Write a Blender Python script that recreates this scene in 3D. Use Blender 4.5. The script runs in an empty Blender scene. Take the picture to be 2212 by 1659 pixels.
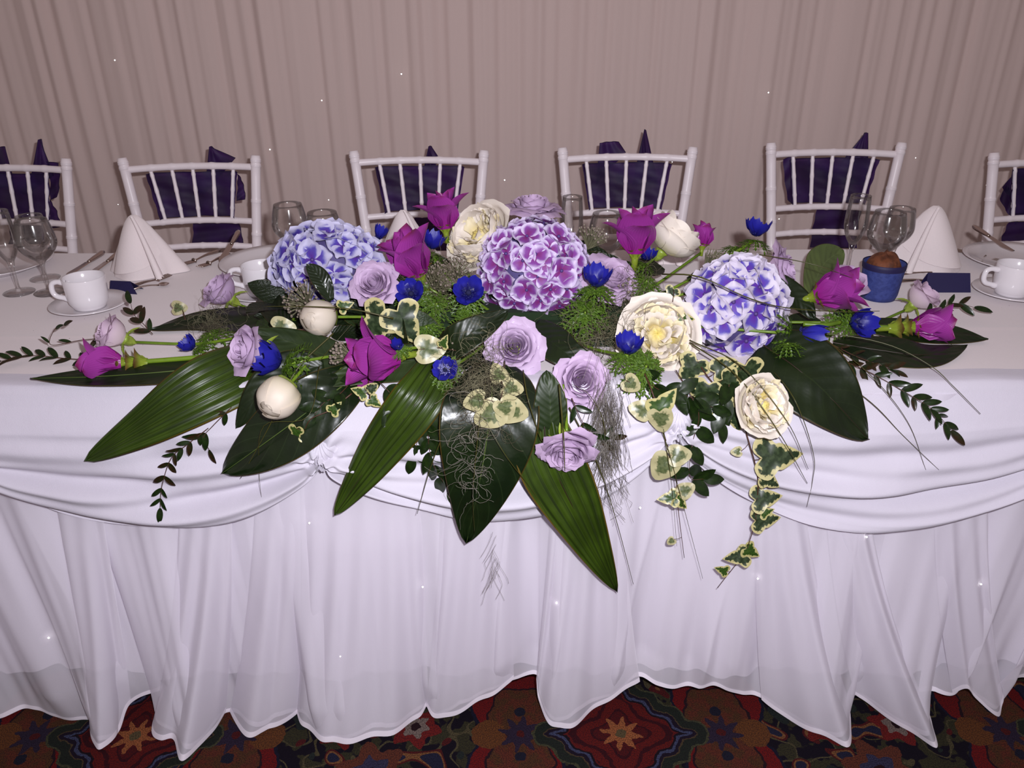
import bpy, bmesh, math, random
from math import sin, cos, pi, tan, atan2, sqrt, radians, exp
from mathutils import Vector, Matrix, noise
V = Vector
SC = bpy.context.scene
COL = SC.collection

# ------------------------------------------------------------------ camera, light, world
PITCH = radians(26.3); FPX = 1750.0; CAM = V((0.0, -1.256, 1.372))
cam = bpy.data.cameras.new('camera'); camo = bpy.data.objects.new('camera', cam); COL.objects.link(camo)
ROLL = radians(.3)
camo.location = CAM; camo.rotation_euler = (Matrix.Rotation(pi/2-PITCH, 3, 'X') @ Matrix.Rotation(-ROLL, 3, 'Z')).to_euler()
cam.sensor_width = 36; cam.lens = FPX/2212*36; cam.clip_start = 0.02
SC.camera = camo
w = bpy.data.worlds.new('world'); SC.world = w; w.use_nodes = True
w.node_tree.nodes['Background'].inputs[0].default_value = (1.0, 0.80, 0.78, 1)
w.node_tree.nodes['Background'].inputs[1].default_value = 0.225
fl = bpy.data.lights.new('camera_flash', 'AREA'); fl.shape = 'RECTANGLE'; fl.size = 0.03; fl.size_y = 0.018
fl.energy = 33; fl.color = (0.93, 0.925, 1.0); fl.spread = radians(180)
flo = bpy.data.objects.new('camera_flash', fl); COL.objects.link(flo)
flo.location = CAM+V((0.062, 0.03, 0.055)); flo.rotation_euler = (pi/2-PITCH+0.08, 0, 0)
SC.view_settings.view_transform = 'Standard'; SC.view_settings.look = 'None'
SC.view_settings.exposure = 0.0; SC.view_settings.gamma = 1.0; SC.view_settings.use_curve_mapping = False

# ------------------------------------------------------------------ helpers
RT = V((1, 0, 0)); UP = V((0, sin(PITCH), cos(PITCH))); TW = V((0, -cos(PITCH), sin(PITCH)))
RT, UP = RT*cos(ROLL)-UP*sin(ROLL), RT*sin(ROLL)+UP*cos(ROLL)
def pt(u, v, y=None, z=None):
    """world point seen at photograph position (u, v) lying in the plane y=... or z=..."""
    d = RT*((u-1106)/FPX) + UP*(-(v-829.5)/FPX) - TW
    k = (y-CAM.y)/d.y if y is not None else (z-CAM.z)/d.z
    return CAM + d*k
def vdir(r, u, t): return (RT*r + UP*u + TW*t).normalized()
YD = [(300,.42),(450,.38),(500,.34),(550,.30),(600,.24),(650,.18),(700,.13),(750,.07),(800,.01),(850,-.045),(950,-.075),(1100,-.10),(1300,-.12)]
def yd(v):
    for (a, ya), (b, yb) in zip(YD, YD[1:]):
        if v <= b: return ya + (yb-ya)*(max(v, a)-a)/(b-a)
    return YD[-1][1]
def pc(u, v, dy=0): return pt(u, v, y=yd(v)+dy)
TZ = 0.757   # top of the tablecloth
def s2l(c):
    c = c/255
    return c/12.92 if c <= .04045 else ((c+.055)/1.055)**2.4
def H(h, a=1):
    h = h.lstrip('#'); return (s2l(int(h[0:2],16)), s2l(int(h[2:4],16)), s2l(int(h[4:6],16)), a)

class NT:
    def __init__(s, name):
        m = bpy.data.materials.new(name); m.use_nodes = True; s.m = m; s.t = m.node_tree
        s.b = s.t.nodes['Principled BSDF']; s.out = s.t.nodes['Material Output']
    def n(s, typ, **kw):
        x = s.t.nodes.new(typ)
        for k, v in kw.items():
            if k.startswith('i_'): x.inputs[int(k[2:])].default_value = v
            else: setattr(x, k, v)
        return x
    def l(s, a, b): s.t.links.new(a, b)
    def put(s, x, sock):
        if isinstance(x, (int, float)): sock.default_value = x
        else: s.l(x, sock)
    def math(s, op, a, b=0.0, c=0.0, clamp=False):
        x = s.n('ShaderNodeMath', operation=op); x.use_clamp = clamp
        s.put(a, x.inputs[0]); s.put(b, x.inputs[1])
        if op in ('MULTIPLY_ADD', 'SMOOTH_MIN', 'WRAP'): s.put(c, x.inputs[2])
        return x.outputs[0]
    def ramp(s, val, lo, hi, a=0.0, b=1.0):
        x = s.n('ShaderNodeMapRange'); x.interpolation_type = 'SMOOTHSTEP'
        s.put(val, x.inputs[0])
        for k, q in enumerate((lo, hi, a, b)): x.inputs[k+1].default_value = q
        return x.outputs[0]
    def mix(s, f, a, b, mode='MIX'):
        x = s.n('ShaderNodeMix', data_type='RGBA', blend_type=mode)
        s.put(f, x.inputs[0])
        for q, k in ((a, 6), (b, 7)):
            if isinstance(q, (tuple, list)): x.inputs[k].default_value = q
            else: s.l(q, x.inputs[k])
        return x.outputs[2]
    def noise(s, scale, detail=2, coord=None, rough=.5):
        x = s.n('ShaderNodeTexNoise'); x.inputs['Scale'].default_value = scale; x.inputs['Detail'].default_value = detail
        x.inputs['Roughness'].default_value = rough
        if coord is None: coord = s.n('ShaderNodeTexCoord').outputs['Object']
        s.l(coord, x.inputs['Vector']); return x.outputs['Fac']
    def uv(s):
        x = s.n('ShaderNodeUVMap'); sp = s.n('ShaderNodeSeparateXYZ'); s.l(x.outputs[0], sp.inputs[0])
        return sp.outputs[0], sp.outputs[1]
    def bump(s, h, strength=.3, dist=.001):
        x = s.n('ShaderNodeBump'); x.inputs['Strength'].default_value = strength; x.inputs['Distance'].default_value = dist
        s.l(h, x.inputs['Height']); s.l(x.outputs[0], s.b.inputs['Normal'])
    def thin(s, translucent=.25, clear=0.0, col=None):
        """thin sheet: part of the light passes through"""
        tr = s.n('ShaderNodeBsdfTranslucent')
        src = s.b.inputs['Base Color']
        if src.is_linked: s.l(src.links[0].from_socket, tr.inputs[0])
        else: tr.inputs[0].default_value = src.default_value
        mx = s.n('ShaderNodeMixShader'); mx.inputs[0].default_value = translucent
        s.l(s.b.outputs[0], mx.inputs[1]); s.l(tr.outputs[0], mx.inputs[2]); last = mx.outputs[0]
        if clear:
            tp = s.n('ShaderNodeBsdfTransparent')
            if col: tp.inputs[0].default_value = col
            m2 = s.n('ShaderNodeMixShader'); s.put(clear, m2.inputs[0]); s.l(last, m2.inputs[1]); s.l(tp.outputs[0], m2.inputs[2]); last = m2.outputs[0]
        s.l(last, s.out.inputs[0]); return s
def M(name, col, rough=.5, metal=0, spec=.5, coat=0, noise_amt=0, nscale=40, col2=None, trans=0, ior=1.45, bump=0, bscale=200, sheen=0):
    t = NT(name); b = t.b
    c = H(col) if isinstance(col, str) else col
    b.inputs['Base Color'].default_value = c; b.inputs['Roughness'].default_value = rough; b.inputs['Metallic'].default_value = metal
    b.inputs['Specular IOR Level'].default_value = spec; b.inputs['Coat Weight'].default_value = coat; b.inputs['Coat Roughness'].default_value = .12
    b.inputs['Transmission Weight'].default_value = trans; b.inputs['IOR'].default_value = ior; b.inputs['Sheen Weight'].default_value = sheen
    if col2: t.l(t.mix(t.ramp(t.noise(nscale, 3), .38, .62), c, H(col2)), b.inputs['Base Color'])
    if bump: t.bump(t.noise(bscale, 3), bump, .002)
    return t
def glitter(t, strength=1):
    """fine silver glitter dusted on a petal: small glossy flecks"""
    co = t.n('ShaderNodeTexCoord')
    vo = t.n('ShaderNodeTexVoronoi'); vo.inputs['Scale'].default_value = 30; t.l(co.outputs['Object'], vo.inputs['Vector'])
    fleck = t.math('LESS_THAN', vo.outputs['Distance'], .17)
    wn = t.n('ShaderNodeSeparateColor'); t.l(vo.outputs['Color'], wn.inputs[0])
    fleck = t.math('MULTIPLY', fleck, t.math('GREATER_THAN', wn.outputs[0], .45))
    bump = t.n('ShaderNodeBump'); bump.inputs['Strength'].default_value = .9; bump.inputs['Distance'].default_value = .004
    t.l(t.math('MULTIPLY', fleck, wn.outputs[1]), bump.inputs['Height']); t.l(bump.outputs[0], t.b.inputs['Normal'])
    t.l(t.math('MULTIPLY_ADD', fleck, -.3, .5), t.b.inputs['Roughness'])
    t.l(t.math('MULTIPLY', fleck, .15*strength), t.b.inputs['Metallic'])
    old = t.b.inputs['Base Color'].links[0].from_socket
    t.l(t.mix(t.math('MULTIPLY', fleck, 1.2*strength, clamp=True), old, (1, 1, 1, 1)), t.b.inputs['Base Color'])
    return t

def mesh_from(name, vs, fs, mat=None, uvs=None, smooth=True, mats=None, mi=None):
    me = bpy.data.meshes.new(name); me.from_pydata([tuple(v) for v in vs], [], fs)
    if mats:
        for q in mats: me.materials.append(q.m)
        if mi: me.polygons.foreach_set('material_index', mi)
    elif mat: me.materials.append(mat.m)
    if uvs:
        ul = me.uv_layers.new(name='UVMap')
        li = [0]*len(me.loops); me.loops.foreach_get('vertex_index', li)
        flat = []
        for i in li: flat += uvs[i]
        ul.data.foreach_set('uv', flat)
    if smooth: me.polygons.foreach_set('use_smooth', [True]*len(me.polygons))
    me.update(); return me
def grid(name, fn, nu, nv, mat, close_u=False, trange=(-1, 1)):
    """fn(t, s): t across, s along"""
    vs, uvs, fs = [], [], []
    for j in range(nv+1):
        s = j/nv
        for i in range(nu+1):
            t = trange[0]+(trange[1]-trange[0])*i/nu
            vs.append(V(fn(t, s))); uvs.append((i/nu, s))
    for j in range(nv):
        for i in range(nu):
            a = j*(nu+1)+i; fs.append((a, a+1, a+nu+2, a+nu+1))
    return mesh_from(name, vs, fs, mat, uvs)
class MB:
    def __init__(s): s.v = []; s.f = []; s.mi = []; s.cur = 0
    def add(s, vs, fs):
        b = len(s.v); s.v += [V(q) for q in vs]; s.f += [tuple(i+b for i in f) for f in fs]; s.mi += [s.cur]*len(fs)
    def tube(s, pts, r, n=8, cap=True):
        pts = [V(p) for p in pts]; rr = r if isinstance(r, (list, tuple)) else [r]*len(pts)
        vs, fs = [], []; ref = None
        for i, p in enumerate(pts):
            tg = (pts[min(i+1, len(pts)-1)]-pts[max(i-1, 0)])
            tg = tg.normalized() if tg.length > 1e-9 else V((0, 0, 1))
            if ref is None: ref = V((0, 0, 1)) if abs(tg.z) < .9 else V((1, 0, 0))
            a = tg.cross(ref); a = a.normalized() if a.length > 1e-6 else V((1, 0, 0))
            b = a.cross(tg).normalized(); ref = b
            for k in range(n):
                q = 2*pi*k/n; vs.append(p+(a*cos(q)+b*sin(q))*rr[i])
        for i in range(len(pts)-1):
            for k in range(n):
                fs.append((i*n+k, i*n+(k+1) % n, (i+1)*n+(k+1) % n, (i+1)*n+k))
        if cap: fs.append(tuple(range(n-1, -1, -1))); fs.append(tuple((len(pts)-1)*n+k for k in range(n)))
        s.add(vs, fs)
    def lathe(s, prof, n=32, loc=(0, 0, 0)):
        vs, fs = [], []; L = V(loc)
        for (r, z) in prof:
            for k in range(n):
                q = 2*pi*k/n; vs.append(L+V((r*cos(q), r*sin(q), z)))
        for i in range(len(prof)-1):
            for k in range(n):
                fs.append((i*n+k, i*n+(k+1) % n, (i+1)*n+(k+1) % n, (i+1)*n+k))
        s.add(vs, fs)
    def box(s, lo, hi):
        x0, y0, z0 = lo; x1, y1, z1 = hi
        s.add([(x0,y0,z0),(x1,y0,z0),(x1,y1,z0),(x0,y1,z0),(x0,y0,z1),(x1,y0,z1),(x1,y1,z1),(x0,y1,z1)],
              [(3,2,1,0),(4,5,6,7),(0,1,5,4),(1,2,6,5),(2,3,7,6),(3,0,4,7)])
    def ball(s, c, r, n=6, m=4):
        c = V(c); vs = [c+V((0, 0, r))]; fs = []
        for j in range(1, m):
            for k in range(n):
                a = pi*j/m; q = 2*pi*k/n; vs.append(c+V((sin(a)*cos(q), sin(a)*sin(q), cos(a)))*r)
        vs.append(c-V((0, 0, r))); e = len(vs)-1
        for k in range(n): fs.append((0, 1+k, 1+(k+1) % n)); fs.append((e, e-n+(k+1) % n, e-n+k))
        for j in range(m-2):
            for k in range(n): a = 1+j*n; fs.append((a+k, a+n+k, a+n+(k+1) % n, a+(k+1) % n))
        s.add(vs, fs)
    def mesh(s, name, mat=None, smooth=True, mats=None): return mesh_from(name, s.v, s.f, mat, None, smooth, mats, s.mi if mats else None)

def link(name, data, parent=None, mw=None):
    o = bpy.data.objects.new(name, data); COL.objects.link(o)
    if parent: o.parent = parent
    if mw is not None: o.matrix_basis = mw
    return o
def tag(o, label=None, cat=None, group=None, kind=None):
    for k, v in (('label', label), ('category', cat), ('group', group), ('kind', kind)):
        if v: o[k] = v
    return o
def frame(loc, z, spin=0, scale=1, hint=None):
    z = V(z).normalized(); h = V(hint) if hint is not None else (V((0, 0, 1)) if abs(z.z) < .95 else V((0, 1, 0)))
    x = h.cross(z).normalized(); y = z.cross(x)
    R = Matrix((x, y, z)).transposed().to_4x4()
    return Matrix.Translation(loc) @ R @ Matrix.Rotation(spin, 4, 'Z') @ Matrix.Scale(scale, 4)
def leaf_frame(loc, d, nrm, scale=1):
    """+Y along d, +Z near nrm"""
    y = V(d).normalized(); x = y.cross(V(nrm)).normalized(); z = x.cross(y)
    return Matrix.Translation(loc) @ Matrix((x, y, z)).transposed().to_4x4() @ Matrix.Scale(scale, 4)
def thing(name, label, cat, mw=None, group=None):
    o = link(name, None, None, mw if mw is not None else Matrix.Identity(4)); o.empty_display_size = .02
    return tag(o, label, cat, group)
def build(root, kind):
    """kind: list of (name, mesh, matrix, [subparts])"""
    for it in kind:
        o = link(it[0], it[1], root, it[2])
        if len(it) > 4 and it[4]: tag(o, it[4])
        for sub in (it[3] if len(it) > 3 and it[3] else []): link(sub[0], sub[1], o, sub[2])
def wpart(name, me, root, mw, kind=None, label=None):
    """a part whose mesh is in world coordinates"""
    o = link(name, me, root, mw.inverted()); return tag(o, label, kind=kind)
def spline(ps, n=16):
    ps = [V(p) for p in ps]
    if len(ps) == 2: ps = [ps[0], (ps[0]+ps[1])/2, ps[1]]
    q = [2*ps[0]-ps[1]]+ps+[2*ps[-1]-ps[-2]]; out = []; m = len(ps)-1
    for i in range(n+1):
        a = i/n*m; k = min(int(a), m-1); t = a-k; p0, p1, p2, p3 = q[k:k+4]
        out.append(.5*((2*p1)+(p2-p0)*t+(2*p0-5*p1+4*p2-p3)*t*t+(3*p1-p0-3*p2+p3)*t**3))
    return out

# ------------------------------------------------------------------ materials
def cloth(name, col, rough=.85, scale=900, tr=.2, clear=0, wr=0.0, wscale=9, sheen=.2):
    t = M(name, col, rough, sheen=sheen, spec=.25)
    h = t.noise(scale, 1)
    if wr: h = t.math('MULTIPLY_ADD', t.noise(wscale, 4), wr*20, h)
    t.bump(h, .18, .002 if not wr else .004)
    return t.thin(tr, clear)
m_table = cloth('white_cotton', '#f2e4e6', wr=.10, wscale=14, sheen=.5)
m_swag = cloth('white_satin', '#dad4e0', rough=.6, wr=.22, wscale=16)
m_voile = cloth('white_voile', '#f0eaf4', tr=.22, clear=.38)
m_hem = cloth('hem_tape', '#eee6f0', tr=.1)
m_lining = cloth('white_lining', '#ece6f0', tr=.05)
m_curtain = cloth('sheer_curtain', '#ecd6d0', tr=.2, clear=.0, rough=.9)
m_wall = M('wall_paint', '#9a8880', .9)
m_napkin = cloth('napkin_linen', '#e6dada', wr=.08, wscale=20, tr=.1)
m_white = M('white_lacquer', '#f2e8ec', .35, spec=.5)
m_china = M('white_china', '#dcd6da', .18, spec=.5, coat=.4)
m_steel = M('steel', '#b0a098', .22, metal=1)
m_sash = NT('purple_organza'); m_sash.b.inputs['Base Color'].default_value = H('#3a2058'); m_sash.b.inputs['Roughness'].default_value = .6
m_sash.b.inputs['Sheen Weight'].default_value = .2; m_sash.b.inputs['Sheen Tint'].default_value = H('#7a50d0')
m_sash.l(m_sash.mix(m_sash.ramp(m_sash.noise(9, 3), .35, .7), H('#24123c'), H('#3c2060')), m_sash.b.inputs['Base Color'])
m_sash.bump(m_sash.noise(16, 3), .25, .01); m_sash.thin(.3, .16, H('#8a5fa8'))
m_sashedge = M('purple_ribbon_edge', '#1c0f34', .5)
m_glass = NT('clear_glass')
_tp = m_glass.n('ShaderNodeBsdfTransparent'); _tp.inputs[0].default_value = (.985, .98, .975, 1); _gl = m_glass.n('ShaderNodeBsdfGlossy'); _gl.inputs['Roughness'].default_value = .09
_fr = m_glass.n('ShaderNodeLayerWeight'); _fr.inputs[0].default_value = .32; _mx = m_glass.n('ShaderNodeMixShader')
m_glass.l(m_glass.math('MULTIPLY_ADD', m_glass.math('POWER', _fr.outputs['Fresnel'], 1.4), .65, .07), _mx.inputs[0]); m_glass.l(_tp.outputs[0], _mx.inputs[1]); m_glass.l(_gl.outputs[0], _mx.inputs[2]); m_glass.l(_mx.outputs[0], m_glass.out.inputs[0])
m_navy = M('navy_card', '#1a1440', .6)
m_bluecase = M('blue_case', '#34407e', .6, col2='#2a3570', nscale=120, bump=.5, bscale=260)
m_cake = M('brown_cake', '#6e3c22', .7, col2='#4c2614', nscale=60, bump=.8, bscale=120)
m_bulb = NT('fairy_light_glow'); m_bulb.b.inputs['Emission Color'].default_value = (1, .97, .95, 1); m_bulb.b.inputs['Emission Strength'].default_value = 9

def petalmat(name, c_in, c_out, lo=.1, hi=.9, rough=.5, tr=.2, nz=.12, base=None, glit=0, veins=0):
    t = NT(name); u, s = t.uv()
    f = t.ramp(t.math('ADD', s, t.math('MULTIPLY', t.math('SUBTRACT', t.noise(5, 3), .5), nz*2)), lo, hi)
    c = t.mix(f, H(c_in), H(c_out))
    if base: c = t.mix(t.ramp(s, 0, .22), H(base), c)
    t.l(c, t.b.inputs['Base Color']); t.b.inputs['Roughness'].default_value = rough; t.b.inputs['Specular IOR Level'].default_value = .3
    if veins:
        w_ = t.n('ShaderNodeTexWave'); w_.bands_direction = 'X'; w_.inputs['Scale'].default_value = veins; w_.inputs['Distortion'].default_value = 1
        x = t.n('ShaderNodeUVMap'); t.l(x.outputs[0], w_.inputs[0]); t.bump(w_.outputs['Fac'], .10, .02)
    if glit: glitter(t, glit)
    return t.thin(tr)
m_rose = petalmat('lilac_rose_petal', '#b592bc', '#c6accb', 0, .8)
m_roseg = petalmat('lilac_rose_petal_with_glitter', '#b492be', '#c6aecc', 0, .8, glit=.8)
m_rosep = petalmat('pale_rose_petal', '#d8c4cc', '#ccb2c8', .3, 1.0)
m_cream = petalmat('cream_peony_petal', '#e4dab4', '#e6dcd0', .0, .5, nz=.15)
m_creamy = petalmat('yellow_cream_peony_petal', '#e0cc70', '#e4d8b4', .0, .8, nz=.2)
m_bud = petalmat('cream_peony_bud', '#d2c8a4', '#d6cabb', .0, .9, nz=.1)
m_mag = petalmat('magenta_bract', '#861c78', '#963690', .0, .6, rough=.32, tr=.15, veins=4)
_t = m_mag; _u, _s = _t.uv()
_old = _t.b.inputs['Base Color'].links[0].from_socket
_e = _t.math('MULTIPLY', _t.ramp(_s, .80, 1.0), _t.ramp(_t.noise(4, 2), .35, .6))
_nc = _t.mix(_e, _old, H('#702040')); _t.l(_nc, _t.b.inputs['Base Color'])
m_gbract = petalmat('green_bract', '#7c8c2c', '#5e4424', .35, .9, rough=.3, tr=.1)
m_blue = petalmat('blue_anemone_petal', '#151150', '#242492', .1, .8, rough=.35, tr=.2, veins=6)
m_bluec = M('blue_anemone_centre', '#10123e', .7, bump=.8, bscale=30)
m_stam = M('pale_stamen', '#8c8cc8', .6)
m_stamd = M('dark_stamen', '#1c2060', .6)
m_lime = M('fresh_green', '#3a5410', .42, col2='#587424', nscale=8).thin(.2)
m_stem = M('green_stem', '#66801e', .35, col2='#56701e', nscale=30)
m_sepal = M('rose_sepal', '#8a9c38', .4, col2='#7a8c30', nscale=10)
m_twig = M('brown_twig', '#44261a', .5)
m_grass = M('dark_grass', '#3e3c16', .35)
m_dleaf = M('dark_small_leaf', '#121e0a', .3, col2='#1a2a0c', nscale=3, spec=.4)
m_dleaf2 = M('rust_tinged_small_leaf', '#181e0a', .3, col2='#2c1c0e', nscale=2, spec=.4)
m_seed = M('grey_seed_head', '#8a7a74', .8, col2='#6c6452', nscale=60)
m_seedst = M('grey_green_seed_stalk', '#5c5a3c', .8, col2='#74705a', nscale=60)
m_moss = M('spanish_moss', '#6f6a52', .85, col2='#4c4432', nscale=40)
m_mossg = M('grey_spanish_moss', '#8f8880', .85, col2='#6c665c', nscale=40)
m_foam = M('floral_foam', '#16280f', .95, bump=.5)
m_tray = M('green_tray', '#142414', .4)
def hydmat(name, inner, mid, rim, lo, hi):
    t = NT(name); u, s = t.uv()
    e = t.math('MAXIMUM', t.math('ABSOLUTE', t.math('MULTIPLY_ADD', u, 2, -1)), t.math('POWER', s, 1.25))
    nz = t.math('MULTIPLY', t.math('SUBTRACT', t.noise(3, 3), .5), .35)
    c = t.mix(t.ramp(t.math('ADD', e, nz), .0, lo+.15), H(inner), H(mid))
    c = t.mix(t.ramp(t.math('ADD', e, nz), lo, hi), c, H(rim)); t.l(c, t.b.inputs['Base Color'])
    t.b.inputs['Roughness'].default_value = .5; t.b.inputs['Specular IOR Level'].default_value = .3
    return t.thin(.2)
m_hydL = hydmat('blue_violet_hydrangea', '#56308e', '#544aa8', '#c0bcd8', .40, .68)
m_hydC = hydmat('magenta_hydrangea', '#7e2c70', '#84489c', '#cfc0de', .50, .82)
m_hydR = hydmat('violet_hydrangea', '#64349c', '#584cb0', '#d2c9da', .44, .70)
m_hydcore = M('hydrangea_stalk', '#4c4270', .7)
m_hyds = M('hydrangea_eye', '#4a3470', .5)
def ivymat(name, g1, g2, cr, lo=.5, hi=.62):
    t = NT(name); u, s = t.uv()
    f = t.ramp(t.math('ADD', s, t.math('MULTIPLY', t.math('SUBTRACT', t.noise(6, 4), .5), .95)), lo, hi)
    c = t.mix(t.ramp(t.noise(6, 3), .4, .6), H(g1), H(g2)); t.l(t.mix(f, c, H(cr)), t.b.inputs['Base Color'])
    t.b.inputs['Roughness'].default_value = .38; return t.thin(.1)
m_ivy = ivymat('variegated_ivy', '#1e2c16', '#36442a', '#b4ab78', .74, .84)
m_ivyp = ivymat('pale_variegated_ivy', '#5c6440', '#44502e', '#aba47c', .5, .7)
def leafmat(name, c1, c2, ribs=0, rib_col=None, vein=None, coat=.0, rough=.35, speck=0):
    t = NT(name); u, s = t.uv()
    c = t.mix(t.ramp(t.noise(14, 3), .4, .65), H(c1), H(c2))
    au = t.math('ABSOLUTE', t.math('MULTIPLY_ADD', u, 2, -1))
    if ribs:
        rb = t.math('SINE', t.math('MULTIPLY', u, ribs*6.2832)); rb = t.ramp(rb, -.2, 1)
        st = t.n('ShaderNodeTexNoise'); st.inputs['Scale'].default_value = 1; st.inputs['Detail'].default_value = 3
        cb = t.n('ShaderNodeCombineXYZ'); t.l(t.math('MULTIPLY', u, 60), cb.inputs[0]); t.l(t.math('MULTIPLY', s, 2.5), cb.inputs[1]); t.l(cb.outputs[0], st.inputs['Vector'])
        c = t.mix(t.math('MULTIPLY', rb, t.ramp(st.outputs[0], .3, .7)), c, H(rib_col))
        t.bump(t.math('ADD', rb, st.outputs[0]), .35, .003)
        c = t.mix(t.ramp(au, .93, 1.0), c, H('#5a4416'))
    if vein:
        # side veins leave the midrib at an angle
        q = t.math('SUBTRACT', s, t.math('MULTIPLY', au, .22)); vn = t.math('SINE', t.math('MULTIPLY', q, 2*pi*9))
        t.bump(t.math('ADD', t.math('MULTIPLY', vn, .25), t.math('MULTIPLY', t.noise(26, 3), 1.6)), .3, .004)
        c = t.mix(t.math('MULTIPLY', t.ramp(vn, .95, 1), .3), c, H(vein)); c = t.mix(t.ramp(au, 0.03, 0.0, 0, .8), c, H(vein))
        c = t.mix(t.ramp(au, .965, 1.0), c, H('#4a3a18'))
    t.l(c, t.b.inputs['Base Color']); t.b.inputs['Roughness'].default_value = rough; t.b.inputs['Coat Weight'].default_value = coat; t.b.inputs['Coat Roughness'].default_value = .1
    t.b.inputs['Specular IOR Level'].default_value = .4
    return t
m_asp = leafmat('ribbed_green_leaf', '#28380a', '#33460e', 7, '#182408', rough=.36)
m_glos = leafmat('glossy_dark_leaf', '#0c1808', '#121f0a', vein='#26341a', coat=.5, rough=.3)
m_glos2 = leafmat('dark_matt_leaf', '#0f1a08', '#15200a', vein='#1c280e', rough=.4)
m_pleaf = leafmat('pale_underside_leaf', '#4c5a30', '#556434', vein='#606e3e', rough=.55)
m_mleaf = leafmat('mid_green_leaf', '#1c2a10', '#263414', vein='#303e1c', rough=.5)

# ------------------------------------------------------------------ carpet material
def carpet():
    t = M('persian_carpet', '#100c16', .95, spec=.1)
    tc = t.n('ShaderNodeTexCoord'); mp = t.n('ShaderNodeMapping'); t.l(tc.outputs['Object'], mp.inputs[0])
    nz = t.n('ShaderNodeTexNoise'); nz.inputs['Scale'].default_value = 60; t.l(mp.outputs[0], nz.inputs['Vector'])
    va = t.n('ShaderNodeVectorMath', operation='MULTIPLY_ADD'); t.l(nz.outputs['Color'], va.inputs[0]); va.inputs[1].default_value = (.012, .012, 0); t.l(mp.outputs[0], va.inputs[2])
    sp = t.n('ShaderNodeSeparateXYZ'); t.l(va.outputs[0], sp.inputs[0]); X0, Y0 = sp.outputs[0], sp.outputs[1]
    def wrapc(v, c, per): # signed distance along one axis to the nearest repeat of c
        return t.math('SUBTRACT', t.math('WRAP', t.math('SUBTRACT', v, c-per/2), per, 0), per/2)
    PX, PY = .99, .60
    MX, MY = .224, -.085
    def local(cx, cy): return wrapc(X0, cx, PX), wrapc(Y0, cy, PY)
    def rad(x, y): return t.math('SQRT', t.math('ADD', t.math('MULTIPLY', x, x), t.math('MULTIPLY', y, y)))
    def ang(x, y): return t.math('ARCTAN2', y, x)
    col = [t.mix(t.ramp(t.noise(26, 2, mp.outputs[0]), .5, .53), H('#0e0a16'), H('#3c3a22'))]
    def over(mask, c):
        col[0] = t.mix(mask, col[0], H(c) if isinstance(c, str) else c)
    def disc(d, r, w_=.004): return t.ramp(d, r+w_, r-w_) if False else t.math('LESS_THAN', d, r)
    # scrolls: thin contour bands of a noise field
    n1 = t.noise(13, 1, mp.outputs[0])
    over(t.math('LESS_THAN', t.math('ABSOLUTE', t.math('SUBTRACT', n1, .47)), .014), '#5a5236')
    n2 = t.noise(17, 0, mp.outputs[0])
    over(t.math('GREATER_THAN', n2, .63), '#5a1a14'); over(t.math('GREATER_THAN', n2, .67), '#8a5a34'); over(t.math('GREATER_THAN', n2, .71), '#23263e')
    over(t.math('LESS_THAN', n2, .33), '#26302a')
    # small rosettes between
    for (cx, cy, r, c1, c2) in ((MX+.42, MY+.02, .045, '#7c2018', '#8c7a70'), (MX-.42, MY+.02, .045, '#7c2018', '#8c7a70'), (MX+.495, MY-.09, .06, '#6c3824', '#3c3a56'), (MX+.3, MY-.13, .035, '#744a2c', '#4c1a14'), (MX-.3, MY-.13, .035, '#744a2c', '#4c1a14')):
        x, y = local(cx, cy); d = rad(x, y); q = t.math('MULTIPLY', t.math('SINE', t.math('MULTIPLY', ang(x, y), 6)), .2)
        dd = t.math('MULTIPLY', d, t.math('ADD', q, 1))
        over(disc(dd, r), c1); over(disc(dd, r*.55), c2); over(disc(d, r*.22), '#2a1010')
    # twin lobed flowers either side of the medallion
    for sx in (-1, 1):
        for sy in (-1, 1):
            x, y = local(MX+sx*.215, MY+sy*.085); over(disc(rad(x, y), .098), '#15182c'); over(disc(rad(x, y), .092), '#7a1610')
        for sy in (-1, 1):
            x, y = local(MX+sx*.205, MY+sy*.055); d = rad(x, y)
            q = t.math('MULTIPLY', t.math('SINE', t.math('MULTIPLY', ang(x, y), 5)), .08); dd = t.math('MULTIPLY', d, t.math('ADD', q, 1))
            over(disc(dd, .068), '#2c1418'); over(disc(dd, .063), t.mix(t.ramp(t.noise(40, 2, mp.outputs[0]), .4, .6), H('#5c3a1e'), H('#6c3420'))); over(disc(d, .012), '#1c2030')
        x, y = local(MX+sx*.27, MY); over(disc(rad(x, y), .035), '#74451f')
        x, y = local(MX+sx*.205, MY); d = rad(x, y); q = t.math('MULTIPLY', t.math('SINE', t.math('MULTIPLY', ang(x, y), 8)), .3)
        over(disc(t.math('MULTIPLY', d, t.math('ADD', q, 1)), .032), '#33283c'); over(disc(d, .009), '#5a1a14')
    # medallion: stepped diamond
    x, y = local(MX, MY); ax, ay = t.math('ABSOLUTE', x), t.math('ABSOLUTE', y)
    dm = t.math('ADD', t.math('MULTIPLY', ax, .98), t.math('MULTIPLY', ay, 1.05))
    dm = t.math('ADD', dm, t.math('MULTIPLY', t.math('SINE', t.math('MULTIPLY', t.math('SUBTRACT', ax, ay), 75)), .008))
    over(disc(dm, .185), '#4e4e34'); over(disc(dm, .178), '#232c20'); over(disc(dm, .150), '#5a4a30'); over(disc(dm, .146), '#1c1224'); over(disc(dm, .136), '#4a5070'); over(disc(dm, .127), '#180c14'); over(disc(dm, .12), '#6e1a10')
    d = rad(x, y); a8 = t.math('COSINE', t.math('MULTIPLY', ang(x, y), 4)); q = t.math('ADD', 1, t.math('MULTIPLY', a8, -.25))
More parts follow.
